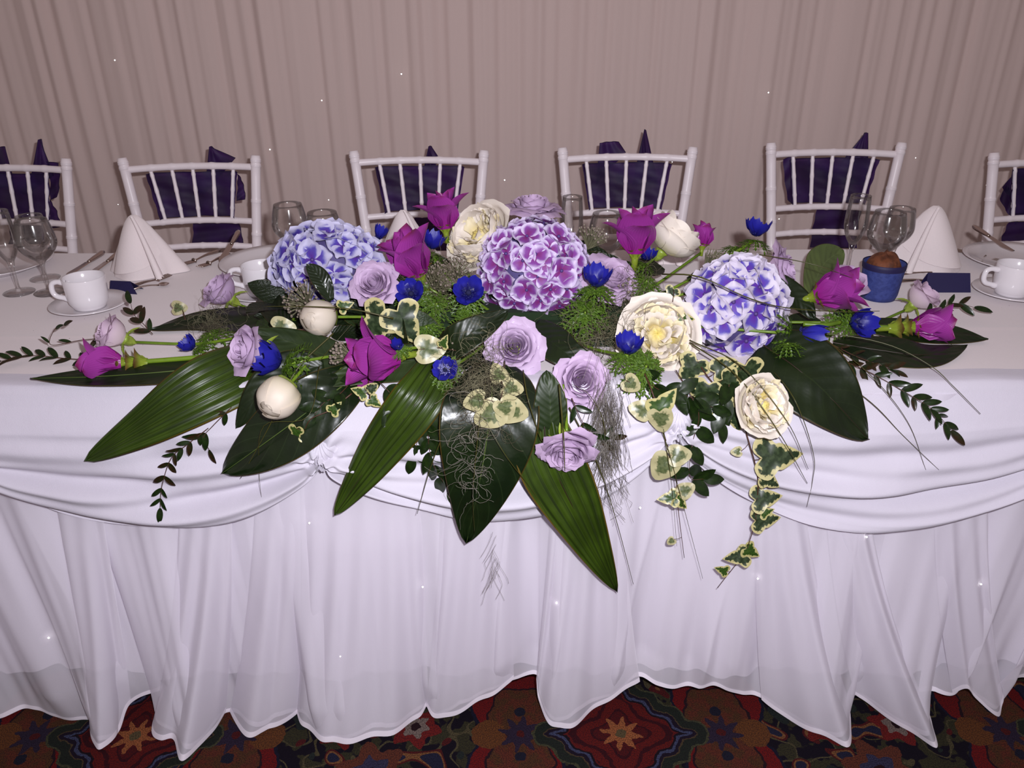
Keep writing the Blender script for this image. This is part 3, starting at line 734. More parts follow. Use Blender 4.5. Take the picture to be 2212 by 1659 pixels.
# place cards
def card(us, z0, lab, zz=.0):
    A, B, T1, T2 = us
    a = tab(*A); b = tab(*B); h = .042; t1 = pt(T1[0], T1[1], y=(a.y+.018)); t2 = pt(T2[0], T2[1], y=(b.y+.018))
    root = thing('place_card', lab, 'card', Matrix.Translation(a), 'folded navy place cards')
    th = V((0, .0008, 0)); ba = a+V((0, .036, 0)); bb = b+V((0, .036, 0))
    for nm, q in (('front_panel', (a, b, t2, t1)), ('back_panel', (ba, bb, t2, t1))):
        mb = MB(); vs = [v_ for v_ in q]+[v_+th for v_ in q]; mb.add(vs, [(0,1,2,3),(7,6,5,4),(0,4,5,1),(1,5,6,2),(2,6,7,3),(3,7,4,0)])
        wpart(nm, mb.mesh(nm, m_navy, False), root, Matrix.Translation(a))
card(((236, 632), (296, 636), (238, 606), (281, 608)), 0, 'folded navy blue card standing behind the far left coffee cup')
card(((1998, 632), (2097, 632), (2005, 589), (2096, 590)), 0, 'folded navy blue card standing left of the right coffee cup')
# blue case with brown cake
p = tab(1896, 642); cs = thing('cupcake', 'brown lumpy cake in a tall blue textured case behind the blue anemones', 'cake', Matrix.Translation(p) @ Matrix.Scale(1.12, 4))
mb = MB(); mb.lathe([(0, .0), (.031, .0), (.034, .01), (.0385, .064), (.039, .07), (.0375, .07), (.036, .06), (.03, .05), (0, .048)], 40); link('case', mb.mesh('case', m_bluecase), cs)
mb = MB(); mb.lathe([(.0392, .060), (.0398, .066), (.0396, .0715), (.0388, .072)], 40); link('rim_band', mb.mesh('rim_band', m_navy), cs)
def cake(t, s):
    a = t*pi; r = .0325*sin(s*pi/2); k = 1+.06*noise.noise(V((cos(a)*2, sin(a)*2, s*3)))
    return (r*cos(a)*k-.001, r*sin(a)*k, .056+.034*cos(s*pi/2)*(1+.3*noise.noise(V((cos(a), sin(a), 4+s*2)))))
link('cake_top', grid('cake_top', cake, 30, 12, m_cake), cs)
# confetti
rg = random.Random(9); mb = MB()
for _ in range(90):
    x = rg.uniform(-1.1, 1.1); y = rg.uniform(.12, .72); r = rg.uniform(.0004, .0011); mb.add([(x-r, y, TZ+.0026), (x, y-r, TZ+.0026), (x+r, y, TZ+.0028), (x, y+r, TZ+.003)], [(0, 1, 2, 3)])
o = link('table_glitter', mb.mesh('table_glitter', M('silver_glitter', '#ffffff', .25, metal=1), False)); tag(o, 'fine silver glitter scattered over the white tablecloth', 'glitter', kind='stuff')

# ------------------------------------------------------------------ flower kinds (unit radius, facing +Z)
def cup_petal(name, mat, Rm, Hh, half, lip=.2, liph=.1, b0=.2, pw=.7, point=0, wav=0, seed=0, nu=10, nv=9, close=0, top_round=.55):
    def f(t, s):
        a = min(1, s*1.35); r = Rm*(b0+(1-b0)*sin(a*pi/2)**pw)
        if close: r *= 1-close*max(0, s-.5)**1.5*2.2
        l = max(0, (s-.68)/.32); r += Rm*lip*l*l; z = Hh*s-liph*Hh*l*l
        wd = (.45+.55*sin(min(1, s/.6)*pi/2)); 
        if s > .6: wd *= 1-top_round*((s-.6)/.4)**2.2
        ang = t*half*wd
        z -= Hh*.10*(abs(t)**2)*s*(1+point*1.5)
        if point: z += Hh*point*max(0, 1-abs(t)*3)*max(0, (s-.8)/.2)*.5; r += Rm*point*.6*max(0, 1-abs(t)*2.5)*l
        r += Rm*(.05*t*t*l)
        if wav: n_ = noise.noise(V((t*2.5+seed*3, s*2, seed))); n2 = noise.noise(V((t*6+seed*3, s*3, seed+9))); r += Rm*wav*(n_+.5*n2)*s; z += Hh*wav*.8*n2*s*s
        return (r*sin(ang), r*cos(ang), z)
    return grid(name, f, nu, nv, mat)
def rz(a, tx=0, sc=1): return Matrix.Rotation(a, 4, 'Z') @ Matrix.Rotation(tx, 4, 'X') @ Matrix.Scale(sc, 4)
def sepal_mesh():
    def f(t, s): w1 = .16*sin(pi*(.12+.88*s))**.8*(1-.2*s); return (t*w1, .18+.55*s, -.05+.35*s*s*0-.28*s*s+.12*(t*t)*w1*3)
    return grid('sepal', f, 4, 7, m_sepal)
SEP = sepal_mesh()
def hip_mesh(mat=None):
    mb = MB(); mb.lathe([(.02, -.42), (.12, -.38), (.2, -.22), (.22, -.05), (.3, .05), (.1, .1)], 12); return mb.mesh('calyx', mat or m_sepal)
HIP = hip_mesh()
def rose_kind(mat, openness=1.0, seed=0, outer=True):
    r_ = random.Random(seed); K = []
    L = [(.10, 1.02, 2.2, 2, .05, .0), (.19, 1.02, 1.9, 3, .08, .02), (.29, 1.0, 1.6, 3, .10, .03), (.40, .97, 1.35, 4, .14, .05), (.52, .93, 1.15, 4, .18, .08), (.66, .86, .98, 5, .24, .12)]
    if outer: L += [(.80, .74, .84, 5, .30*openness, .22*openness), (.90, .62, .78, 5, .34*openness, .36*openness)]
    if outer == 'bud': L = L[:3]+[(.40, 1.04, 1.5, 3, .06, .02), (.54, 1.05, 1.45, 3, .10, .04), (.66, 1.02, 1.35, 3, .22, .10), (.76, .95, 1.2, 3, .34*openness*2, .22)]
    off = 0
    for li, (R_, h, ha, n, lip, lh) in enumerate(L):
        ms = [cup_petal('petal', mat, R_*(.8+.2*openness), h, ha, lip, lh, b0=.25 if li > 3 else .55, point=.10 if li > 4 else 0, wav=.035, seed=seed*7+li*3+j, nu=10 if li > 2 else 12, nv=8) for j in range(2)]
        for k in range(n):
            K.append(('petal', ms[k % 2], rz(off+2*pi*k/n+r_.uniform(-.15, .15), r_.uniform(-.03, .05)*(1+li*.25), r_.uniform(.97, 1.04))))
        off += .9
    K.append(('calyx', HIP, Matrix()))
    for k in range(5): K.append(('sepal', SEP, rz(2*pi*k/5, 0)))
    return K
ROSE = {'open': rose_kind(m_rose, 1.0, 1), 'glit': rose_kind(m_roseg, 1.05, 2), 'full': rose_kind(m_rose, .85, 3), 'bud': rose_kind(m_rose, .6, 4, 'bud'), 'pale': rose_kind(m_rosep, .3, 5, 'bud'), 'ragged': rose_kind(m_rose, 1.5, 6)}
def rose_open_flat(): return rose_kind(m_roseg, 1.5, 8)
def peony_kind(seed, n_in=42, spread=1.0, yellow=True, tall=1.0):
    r_ = random.Random(seed); K = []
    for li, (n, R_, h, ha, lip, lh) in enumerate(((5, 1.08, .60, .88, .16, .14), (5, .95, .82, .95, .02, .03), (6, .78, .96, .85, -.04, 0))):
        ms = [cup_petal('petal', m_cream, R_, h*tall, ha, lip*(2-tall), lh*(2-tall), b0=.25+.3*(tall-1), wav=.05, seed=seed+li*5+j, nu=12, nv=9, top_round=.35) for j in range(2)]
        for k in range(n): K.append(('petal', ms[k % 2], rz(2*pi*k/n+li*.6+r_.uniform(-.15, .15), r_.uniform(-.06, .12)*spread, r_.uniform(.92, 1.05))))
    inn = [cup_petal('petal', m_creamy if (yellow and j % 2) else m_cream, .22, .95, 1.25, .5, .12, b0=.3, wav=.22, seed=seed+j*4+50, nu=8, nv=7, top_round=.3) for j in range(4)]
    for k in range(n_in):
        a = k*2.399; rr = .50*sqrt((k+.5)/n_in)
        m = Matrix.Translation((rr*cos(a), rr*sin(a), .12-rr*.12+.3*(tall-1))) @ Matrix.Rotation(a-pi/2, 4, 'Z') @ Matrix.Rotation(-rr*.75+r_.uniform(-.15, .15), 4, 'X') @ Matrix.Rotation(r_.uniform(-.6, .6), 4, 'Z') @ Matrix.Scale(r_.uniform(.82, 1.04), 4)
        K.append(('petal', inn[k % 4], m))
    def heart(t, s):
        a = t*pi; r = .33*sin(s*pi*.5)*(1+.25*noise.noise(V((cos(a)*3, sin(a)*3, s*4+seed)))); return (r*cos(a), r*sin(a), .22+.42*tall*cos(s*pi/2)*(1+.25*noise.noise(V((cos(a)*3, sin(a)*3, 7+s*5)))))
    K.append(('flower_heart', grid('flower_heart', heart, 28, 10, m_creamy), Matrix()))
    K.append(('calyx', HIP, Matrix.Translation((0, 0, -.12))))
    return K
PEO = [peony_kind(11), peony_kind(23, 34, .3, tall=1.45), peony_kind(37, 46, 1.0)]
def bud_kind(seed):
    K = []; r_ = random.Random(seed)
    def sp(half, off, top, nm='petal', mat=m_bud, R_=1.0, lobes=0):
        def f(t, s):
            th = pi*(1-.03)-(pi*.97-top)*s; a = t*half*(.55+.45*sin(min(1, s*1.4)*pi/2)); r = R_*(1+.035*t*t-.0*s)+.07*noise.noise(V((t*1.5*half, s*2.5, seed+off*.3)))+(.05*max(0, s-.8)*5*lobes)
            return (r*sin(th)*sin(a), r*sin(th)*cos(a), r*cos(th)+.0)
        return grid(nm, f, 14, 12, mat)
    for k, (h, top, R_) in enumerate(((pi, .0, .90), (1.4, .05, .95), (1.25, .25, .985), (1.3, .42, 1.02), (1.2, .6, 1.06))):
        K.append(('petal', sp(h, k, top, R_=R_, lobes=.6 if k > 1 else 0), rz(k*2.2)))
    for k in range(3): K.append(('sepal', sp(.55, 30+k, 1.9, 'sepal', m_sepal, 1.035), rz(k*2.1+.5)))
    return K
BUD = [bud_kind(1), bud_kind(2)]
def boat(name, mat, L, W, open_, cupd, base=.08, nu=8, nv=12, tipc=0.0):
    """pointed boat-shaped bract rising along +Z from a ring, leaning out along +Y"""
    def f(t, s):
        w1 = W*min(1, .25+s*2.2)**.7*max(0, 1-s**3.2)**.62; ang = open_*s**(1.0)
        y = base+L*sin(ang*.75)*s; z = L*s*cos(ang*.6)
        c = cupd*(t*t)*w1; tc_ = tipc*max(0, s-.7)**2
        return (t*w1, y-c+tc_, z+c*.3*sin(ang))
    return grid(name, f, nu, nv, mat)
def curcuma_kind(seed, spread=1.0, gb=0):
    r_ = random.Random(seed); K = []
    for li, (n, L, W, op) in enumerate(((3, 1.15, .40, .10), (3, 1.18, .50, .30), (4, 1.08, .52, .55))):
        ms = boat('bract', m_mag, L, W, op*spread*1.15, .42, .08+.07*li, tipc=.2*li)
        for k in range(n): K.append(('bract', ms, rz(2*pi*k/n+li*.9+r_.uniform(-.2, .2), r_.uniform(-.10, .10), r_.uniform(.9, 1.05))))
    if gb:
        for li in range(gb):
            ms = boat('green_bract', m_gbract, .5, .26, 1.15, .9, .16, 6, 7)
            for k in range(5):
                K.append(('green_bract', ms, Matrix.Translation((0, 0, -.16-.30*li)) @ rz(2*pi*k/5+li*.63, r_.uniform(-.1, .1), .72+.12*li)))
    mb = MB(); mb.tube([(0, 0, .05), (0, 0, -.15-.32*gb)], [.10, .08], 10); K.append(('flower_axis', mb.mesh('flower_axis', m_gbract), Matrix()))
    return K
CUR = {'plain': curcuma_kind(1, 1.0, 1), 'wide': curcuma_kind(2, 1.5, 1), 'tail': curcuma_kind(3, 1.1, 3), 'shut': curcuma_kind(4, .55, 1)}
def collar_mesh(seed, n=11, droop=.9, L=1.15):
    r_ = random.Random(seed); mb = MB()
    for k in range(n):
        a = 2*pi*k/n+r_.uniform(-.2, .2); dr = r_.uniform(.5, 1.1)*droop; ln = L*r_.uniform(.75, 1.1)
        d = V((cos(a), sin(a), 0)); pp = lambda s: d*(.08+ln*s*cos(dr*s*.7))+V((0, 0, -.25-ln*s*sin(dr*s)*.9))
        sd_ = V((-sin(a), cos(a), 0))
        def lobe(p, q, w_):
            ax = (q-p); nr = ax.cross(V((0, 0, 1))); nr = nr.normalized() if nr.length > 1e-6 else sd_
            m = p.lerp(q, .45); up = ax.cross(nr).normalized()*w_*.35
            mb.add([p, m+nr*w_, q, m-nr*w_, m+up], [(0, 1, 4), (1, 2, 4), (2, 3, 4), (3, 0, 4)])
        N_ = 5
        for i in range(N_):
            lobe(pp(i/N_), pp((i+1.3)/N_), .10)
            for sg in (-1, 1):
                q = pp((i+.7)/N_); e = q+sd_*sg*ln*.34*(1-.5*abs(i/N_-.45))+d*ln*.22+V((0, 0, r_.uniform(-.12, .05))); lobe(q, e, .055)
                m_ = q.lerp(e, .5); lobe(m_, m_+sd_*sg*.03+d*ln*.2+V((0, 0, -.03)), .04)
    return mb.mesh('leaf_collar', m_lime, False)
COLL = [collar_mesh(k) for k in range(3)]
def anem_kind(seed, cup=.6, n=7, pale=False):
    r_ = random.Random(seed); K = []
    def pf(off):
        def f(t, s):
            w1 = .43*sin(pi*(.08+.80*s**1.15))**.7
            r = .08+.95*s; z = cup*s**1.7-.18*0
            return (t*w1, r*(1-.22*cup*s), z+.20*t*t*cup+.12*noise.noise(V((t*2, s*3, off)))-.04*s*(t*t > .8))
        return grid('petal', f, 8, 8, m_blue)
    ms = [pf(seed+k) for k in range(2)]
    for k in range(n): K.append(('petal', ms[k % 2], Matrix.Translation((0, 0, .03*(k % 2))) @ rz(2*pi*k/n+r_.uniform(-.12, .12), r_.uniform(-.12, .12), r_.uniform(.9, 1.05))))
    mb = MB(); mb.ball((0, 0, .13), .17, 12, 8); K.append(('centre', mb.mesh('centre', m_bluec), Matrix()))
    mb = MB()
    for k in range(38):
        a = k*2.399; q = .25+.07*(k % 3); z = .16+.05*(k % 2); mb.tube([(.1*cos(a), .1*sin(a), .06), (q*cos(a), q*sin(a), z)], .012, 3, False); mb.ball((q*cos(a), q*sin(a), z), .035, 5, 3)
    K.append(('stamens', mb.mesh('stamens', m_stam if pale else m_stamd), Matrix()))
    K.append(('leaf_collar', COLL[seed % 3], Matrix()))
    return K
ANE = {'open': anem_kind(0, .55, 6), 'cup': anem_kind(1, .95, 7), 'shut': anem_kind(2, 1.25, 6), 'ring': anem_kind(3, .4, 6, True)}
# hydrangea florets
def hyd_petals(mat, seed):
    out = []
    for j in range(3):
        def f(t, s, j=j):
            w1 = .56*sin(pi*min(1, .06+.90*s**.85))**.62; nz_ = noise.noise(V((t*1.6+j*5, s*1.8, seed)))
            return (t*w1, .03+.92*s*(1-.06*t*t), .10*s-.05*s*s*2+.20*t*t*s+.13*nz_*s)
        out.append(grid('petal', f, 7, 7, mat))
    return out
mb = MB(); mb.ball((0, 0, .03), .10, 8, 5); mb.tube([(0, 0, 0), (0, 0, -.9)], [.05, .04], 5); EYE = mb.mesh('floret', m_hyds)
def hydrangea(name_lab, c, R_, axes, fr, n, mat, seed, up):
    r_ = random.Random(seed); mw = Matrix.Translation(c); root = thing('hydrangea', name_lab, 'flower', mw, 'mophead hydrangeas')
    P_ = hyd_petals(mat, seed)
    mb = MB(); 
    for k in range(70):
        z = 1-2*(k+.5)/70; a = k*2.399; rr = sqrt(1-z*z); d = V((rr*cos(a)*axes[0], rr*sin(a)*axes[1], z*axes[2])); mb.tube([(0, 0, -R_*.5), d*R_*.5, d*R_*.86], [.003, .002, .0015], 4, False)
    link('flower_stalks', mb.mesh('flower_stalks', m_hydcore), root)
    mb = MB(); mb.ball((0, 0, 0), 1, 20, 14); link('inner_head', mb.mesh('inner_head', m_hydcore), root, Matrix.Diagonal((R_*axes[0]*.82, R_*axes[1]*.82, R_*axes[2]*.82, 1)))
    for k in range(n):
        z = 1-2*(k+.5)/n; a = k*2.39996; rr = sqrt(1-z*z); d = V((rr*cos(a), rr*sin(a), z))
        d = (d+V((r_.uniform(-.12, .12), r_.uniform(-.12, .12), r_.uniform(-.12, .12)))).normalized()
        if d.dot(V(up)) < -.55: continue
        p = V((d.x*axes[0], d.y*axes[1], d.z*axes[2]))*R_*(r_.uniform(.90, 1.0)); nd = V((d.x/axes[0], d.y/axes[1], d.z/axes[2])).normalized()
        nd = (nd+V((r_.uniform(-.16, .16), r_.uniform(-.16, .16), r_.uniform(-.16, .16)))).normalized(); sc = fr*r_.uniform(.82, 1.1)
        o = link('floret', EYE, root, frame(p, nd, r_.uniform(0, 6.28), sc))
        cp = r_.uniform(-.08, .16)
        for q in range(4):
            link('petal', P_[r_.randrange(3)], o, rz(q*pi/2+r_.uniform(-.12, .12), cp+(.10 if q % 2 else -.04), r_.uniform(.88, 1.08)))
    return root, mw
hydrangea('blue-violet hydrangea head with pale petal rims, leftmost of the three', pc(712, 572), .083, (1.20, .9, .90), .0400, 54, m_hydL, 3, (0, -.5, .8))
hydrangea('magenta-purple hydrangea head in the middle of the arrangement', pc(1155, 588, -.01), .094, (1.08, .9, 1.06), .0335, 88, m_hydC, 5, (0, -.5, .8))
hydrangea('violet hydrangea head with broad white petal rims, rightmost of the three', pc(1586, 668, .0), .082, (1.05, .85, 1.16), .0415, 50, m_hydR, 8, (0, -.7, .7))
for (u, v, r, n) in ((1170, 680, .032, 9), (1100, 640, .034, 10), (1575, 762, .030, 7), (640, 600, .036, 9), (1055, 590, .03, 8)):
    pass
def floret_sprig(parts): pass

FOAM = V((.03, .20, .79))
def stem_to(root, mw, a, b, r=.0028, mat=None, bend=(0, 0, 0), nm='stem'):
    m_ = (V(a)+V(b))/2+V(bend); mb = MB(); mb.tube(spline([a, m_, b], 10), r, 8); wpart(nm, mb.mesh(nm, mat or m_stem), root, mw)
def flower(name, kind, cat, u, v, face, R_, lab, grp, y=None, z=None, spin=0, stem=None, stem_r=.0028, back=.25, dy=0):
    c = pt(u, v, y=y) if y is not None else (pt(u, v, z=z) if z is not None else pc(u, v, dy))
    d = vdir(*face); base = c-d*R_*back; mw = frame(base, d, spin, R_)
    root = thing(name, lab, cat, mw, grp); build(root, kind)
    if stem is None: b = V((FOAM.x+(c.x-FOAM.x)*.25, .20, .79))
    else: b = stem
    a = base-d*R_*.3
    stem_to(root, mw, a, b, stem_r, bend=-d*.02)
    return root
G_R = 'lilac roses in the table arrangement'
RF = lambda *a, **k: flower('rose', *a, **k)
def rose(kn, u, v, face, R_, lab, **k): return flower('rose', ROSE[kn], 'flower', u, v, face, R_, lab, G_R, **k)
rose('pale', 243, 722, (-.7, .35, .55), .046, 'pale pink-white rose at the left tip, above the magenta flower', z=.795, back=.5, stem=pt(520, 728, z=.785))
rose('bud', 478, 630, (-.6, .55, .5), .050, 'pale lilac rosebud standing before the cup, at the upper left', z=.80, back=.5, stem=pt(640, 690, z=.78))
rose('bud', 541, 757, (-.7, .15, .7), .050, 'lilac rose in profile beside the upper left blue anemone', y=.02, back=.5)
rose('open', 808, 613, (-.15, .35, .9), .042, 'lilac rose below the magenta flower, right of the blue hydrangea', back=.5, spin=.6, dy=-.05)
rose('ragged', 1150, 446, (.05, .9, .4), .046, 'topmost lilac rose, seen side-on above the middle hydrangea', back=.5)
rose('ragged', 1322, 598, (.25, .55, .8), .042, 'lilac rose behind the blue anemone, right of the middle hydrangea', back=.5, dy=-.02)
rose('glit', 1112, 748, (-.02, .15, 1), .046, 'glittering lilac rose facing forward, below the middle hydrangea', back=.5, spin=1.0, dy=-.03)
rose('full', 1257, 822, (.15, .1, 1), .0455, 'full lilac rose hanging over the table edge, lower right of the glittering one', back=.5, spin=2.2)
rose('open', 1224, 975, (-.05, -.75, .62), .044, 'lowest lilac rose, nodding down in front of a long green leaf', y=-.118, back=.5, spin=.4, stem=pt(1218, 830, y=-.02))
rose('ragged', 1690, 585, (.85, .1, .45), .044, 'ragged lilac rose behind the right hydrangea, facing right', back=.5, dy=-.03)
rose('bud', 1832, 612, (.2, .5, .6), .046, 'pale lilac rose squeezed between the magenta flower and the blue case', back=.5, z=.825)
rose('pale', 1992, 642, (.55, .6, .5), .046, 'pale pink rose at the right end, behind the magenta flower', z=.80, back=.5, stem=pt(1850, 700, z=.775))
G_P = 'cream peonies in the table arrangement'
flower('peony', PEO[0], 'flower', 1030, 508, (-.55, .35, .7), .062, 'cream peony at the top, left of the middle hydrangea', G_P, back=.55, dy=-.03)
flower('peony', PEO[1], 'flower', 1448, 520, (.55, .7, .25), .050, 'white peony seen from behind, right of the upright magenta flower', G_P, back=.45)
flower('peony', PEO[2], 'flower', 1420, 722, (-.1, .15, 1), .062, 'largest yellow-centred cream peony, left of the right hydrangea', G_P, back=.55, dy=-.02)
flower('peony', PEO[0], 'flower', 1652, 876, (.3, .15, .95), .044, 'cream peony hanging over the table edge beside the large right leaf', G_P, back=.55, y=-.085, spin=1.5, stem=pt(1560, 800, y=.02))
flower('peony_bud', BUD[0], 'flower', 690, 686, (-.25, -.2, .9), .0315, 'round cream peony bud crossed by a blade of grass', 'cream peony buds', back=0, dy=-.04)
flower('peony_bud', BUD[1], 'flower', 601, 858, (-.25, -.5, .7), .0325, 'cream peony bud hanging below the upper left blue anemone', 'cream peony buds', back=0, y=-.115, spin=1, stem=pt(660, 790, y=-.03))
G_C = 'magenta turmeric flowers'
def curc(k, u, v, f, R_, lab, **kw): return flower('turmeric_flower', CUR[k], 'flower', u, v, f, R_, lab, G_C, **kw)
curc('tail', 262, 783, (-1, .0, .3), .056, 'magenta turmeric flower lying at the left tip on its green bracts', z=.785, back=0, stem=pt(540, 758, z=.79), stem_r=.0045)
curc('wide', 860, 768, (-.9, -.1, .5), .078, 'magenta turmeric flower in front, under the variegated ivy leaves', back=0, dy=-.06)
curc('plain', 905, 592, (-.35, .75, .5), .082, 'large magenta turmeric flower at the upper left, beside a blue anemone', back=0, dy=-.03)
curc('wide', 962, 492, (-.1, .9, .4), .066, 'magenta turmeric flower rising in front of the third chair', back=0)
curc('wide', 1372, 545, (-.0, .95, .4), .078, 'upright magenta turmeric flower left of the white peony', back=0, dy=-.02)
curc('shut', 1517, 532, (.1, .95, .1), .043, 'small magenta turmeric flower mostly hidden behind the right hydrangea', back=0, dy=.05)
curc('wide', 1762, 640, (.85, .25, .45), .074, 'magenta turmeric flower pointing right, in front of the pale leaf', back=0, dy=-.02)
curc('tail', 1975, 706, (.95, .05, .3), .060, 'magenta turmeric flower at the right tip above a dark leaf', z=.785, back=0, stem=pt(1830, 700, z=.775), stem_r=.0045)
G_A = 'blue anemones'
def anem(k, u, v, f, R_, lab, **kw): return flower('anemone', ANE[k], 'flower', u, v, f, R_, lab, G_A, **kw)
anem('cup', 606, 782, (-.75, .25, .45), .036, 'blue anemone in profile above the hanging peony bud', y=-.03, back=0, spin=.5)
anem('cup', 418, 752, (-.5, .5, .5), .022, 'dim blue anemone lying under the green stems at the left', z=.77, back=0, stem=pt(520, 760, z=.77), stem_r=.002)
anem('open', 889, 636, (-.1, .25, .95), .030, 'blue anemone right of the left-hand front lilac rose', dy=-.04, back=0)
anem('ring', 962, 800, (-.1, .25, .95), .024, 'small blue anemone with a pale stamen ring, above a long green leaf', dy=-.05, back=0)
anem('open', 1012, 634, (.05, .25, .95), .032, 'blue anemone touching the lower left of the middle hydrangea', dy=-.06, back=0, spin=.4)
anem('cup', 932, 530, (.2, .75, .3), .030, 'blue anemone behind the large magenta flower, left of the cream peony', back=.2)
anem('shut', 818, 512, (.3, .9, .2), .020, 'small blue anemone peeking over the left hydrangea', back=.2, dy=.02)
anem('cup', 1287, 610, (.0, .75, .6), .031, 'blue anemone standing in front of the lilac rose, right of centre', back=.2, dy=-.09)
anem('cup', 1357, 755, (-.05, .75, .6), .028, 'blue anemone left of the largest cream peony', back=.2, dy=-.06)
anem('cup', 1395, 556, (.3, .8, .3), .026, 'dark blue anemone under the upright magenta flower', back=.2, dy=-.0)
anem('cup', 1633, 503, (.1, .9, .25), .031, 'blue anemone above the right hydrangea, before the fifth chair', back=.2)
anem('shut', 1720, 722, (.9, -.15, .3), .034, 'blue anemone in profile at the lower right of the right hydrangea', back=0, y=.06)
anem('cup', 1845, 697, (.35, -.05, .9), .033, 'blue anemone in front of the blue case', back=.1, y=.13)
anem('shut', 863, 753, (-.1, .5, .8), .014, 'tiny blue-violet anemone bud beside the front magenta flower', back=0, dy=-.10)

# ------------------------------------------------------------------ foliage
def blade(path, width, mat, nrm=(0, -.5, .85), prof='lance', ribs=0, rib_amp=.002, fold=.12, lobes=0, nu=22, nv=36, nm='leaf', seed=0, twist=0):
    ps = spline(path, nv)
    def wf(s):
        if prof == 'lance': return sin(pi*min(1, (.04+.96*s)**.8))**.75
        if prof == 'broad': return sin(pi*(.05+.95*s)**.72)**.62 if s < .999 else 0
        if prof == 'oval': return sin(pi*(.03+.97*s))**.6 if s < .999 else 0
        if prof == 'tip': return sin(pi*(.10+.90*s)**1.35)**.70 if s < .999 else 0
    nm_ = V(nrm).normalized()
    def f(t, s):
        i = min(int(s*nv+.0001), nv); tg = (ps[min(i+1, nv)]-ps[max(i-1, 0)]).normalized()
        n0 = nm_.copy()
        if twist: n0 = Matrix.Rotation(twist*(s-.3), 3, tg) @ n0
        sd_ = tg.cross(n0).normalized(); nn = sd_.cross(tg)
        w1 = width*wf(s); q = ps[i]+sd_*t*w1
        q = q-nn*(fold*w1*(1-abs(t)**1.3)) + nn*(.10*width*noise.noise(V((t*1.5+seed, s*3, seed))))
        if ribs: q = q+nn*(rib_amp*cos(t*pi*ribs)*min(1, w1/width*1.5))
        if lobes: q = q+sd_*t*(width*.035*sin(s*lobes+seed+(2 if t > 0 else 0)))*min(1, 4*(1-s))
        return q
    return grid(nm, f, nu, nv, mat)
def leaf_thing(name, path, width, mat, lab, grp=None, cat='leaf', midrib=None, stalk=None, **k):
    base = V(path[0]); mw = Matrix.Translation(base); root = thing(name, lab, cat, mw, grp)
    o = wpart('blade', blade(path, width, mat, **k), root, mw)
    md = o.modifiers.new('thickness', 'SOLIDIFY'); md.thickness = .0007
    if midrib:
        ps = spline(path, 24); nn = V(k.get('nrm', (0, -.5, .85))).normalized(); fd = k.get('fold', .12)
        mb = MB(); L = []
        for i, q in enumerate(ps):
            wv = sin(pi*(.05+.95*i/24))**.7; L.append(q-nn*(fd*width*wv-.0006))
        mb.tube(L, [.0016*(1-.8*i/24) for i in range(25)], 5, False); wpart('midrib', mb.mesh('midrib', midrib), root, mw)
    if stalk: stem_to(root, mw, base, V(stalk), .0025, nm='leaf_stalk')
    return root
m_midd = M('dark_midrib', '#261c12', .4); m_midl = M('light_midrib', '#4c5c2a', .4)
GL = 'large leaves in the table arrangement'
FC = V((0.0, .15, .78))
# ribbed leaves
leaf_thing('aspidistra_leaf', [pt(640,730,z=.775), pt(520,800,y=.01), pt(370,880,y=-.06), pt(183,996,y=-.08)], .060, m_asp, 'broad ribbed mid-green leaf sweeping down to the left over the table edge', GL, prof='broad', ribs=7, lobes=9, seed=1, fold=.06, nrm=(0, -.75, .6), nu=42)
leaf_thing('aspidistra_leaf', [pt(960,760,y=.05), pt(905,860,y=-.06), pt(810,985,y=-.075), pt(723,1113,y=-.085)], .044, m_asp, 'narrow ribbed green leaf hanging left of centre, tip touching the skirt', GL, midrib=m_midd, prof='broad', ribs=5, lobes=8, seed=2, fold=.10, nrm=(-.1, -.9, .35), nu=30)
leaf_thing('aspidistra_leaf', [pt(1175,880,y=-.062), pt(1185,980,y=-.088), pt(1250,1120,y=-.100), pt(1332,1278,y=-.085)], .056, m_asp, 'ribbed green leaf hanging lowest of all, below the nodding rose', GL, midrib=m_midd, prof='lance', ribs=6, lobes=8, seed=3, fold=.05, nrm=(.1, -.95, .3), nu=36)
# glossy leaves
leaf_thing('glossy_leaf', [pt(1065,780,y=.02), pt(1060,880,y=-.075), pt(1040,1020,y=-.105), pt(1008,1172,y=-.095)], .082, m_glos, 'large dark glossy leaf hanging at the centre front', GL, midrib=m_midl, prof='lance', seed=4, fold=.10, nrm=(0, -.93, .35), nu=30)
leaf_thing('glossy_leaf', [pt(800,790,y=.03), pt(715,850,y=-.055), pt(600,935,y=-.085), pt(479,1023,y=-.08)], .056, m_glos, 'dark glossy leaf hanging under the peony bud on the left', GL, midrib=m_midl, prof='tip', seed=5, fold=.12, nrm=(0, -.8, .5), nu=30)
leaf_thing('glossy_leaf', [pt(1650,745,y=.05), pt(1720,790,y=-.01), pt(1800,860,y=-.055), pt(1876,948,y=-.072)], .074, m_glos2, 'large dark leaf hanging over the edge at the right of the cream peony', GL, midrib=m_midd, prof='broad', seed=6, fold=.10, nrm=(0, -.7, .7), nu=30)
leaf_thing('glossy_leaf', [pt(620,765,z=.774), pt(420,795,z=.776), pt(230,811,z=.776), pt(66,818,z=.770)], .040, m_glos2, 'dark narrow leaf lying on the table, pointing to the left corner', GL, prof='lance', midrib=m_midl, seed=7, fold=.05, nrm=(0, -.2, 1))
leaf_thing('glossy_leaf', [pt(1800,740,z=.770), pt(1900,755,z=.772), pt(2000,765,z=.771), pt(2090,745,z=.768)], .043, m_glos2, 'dark rounded leaf lying on the table at the right, under the turmeric flower', GL, prof='lance', midrib=m_midd, seed=8, fold=.05, nrm=(0, -.3, 1))
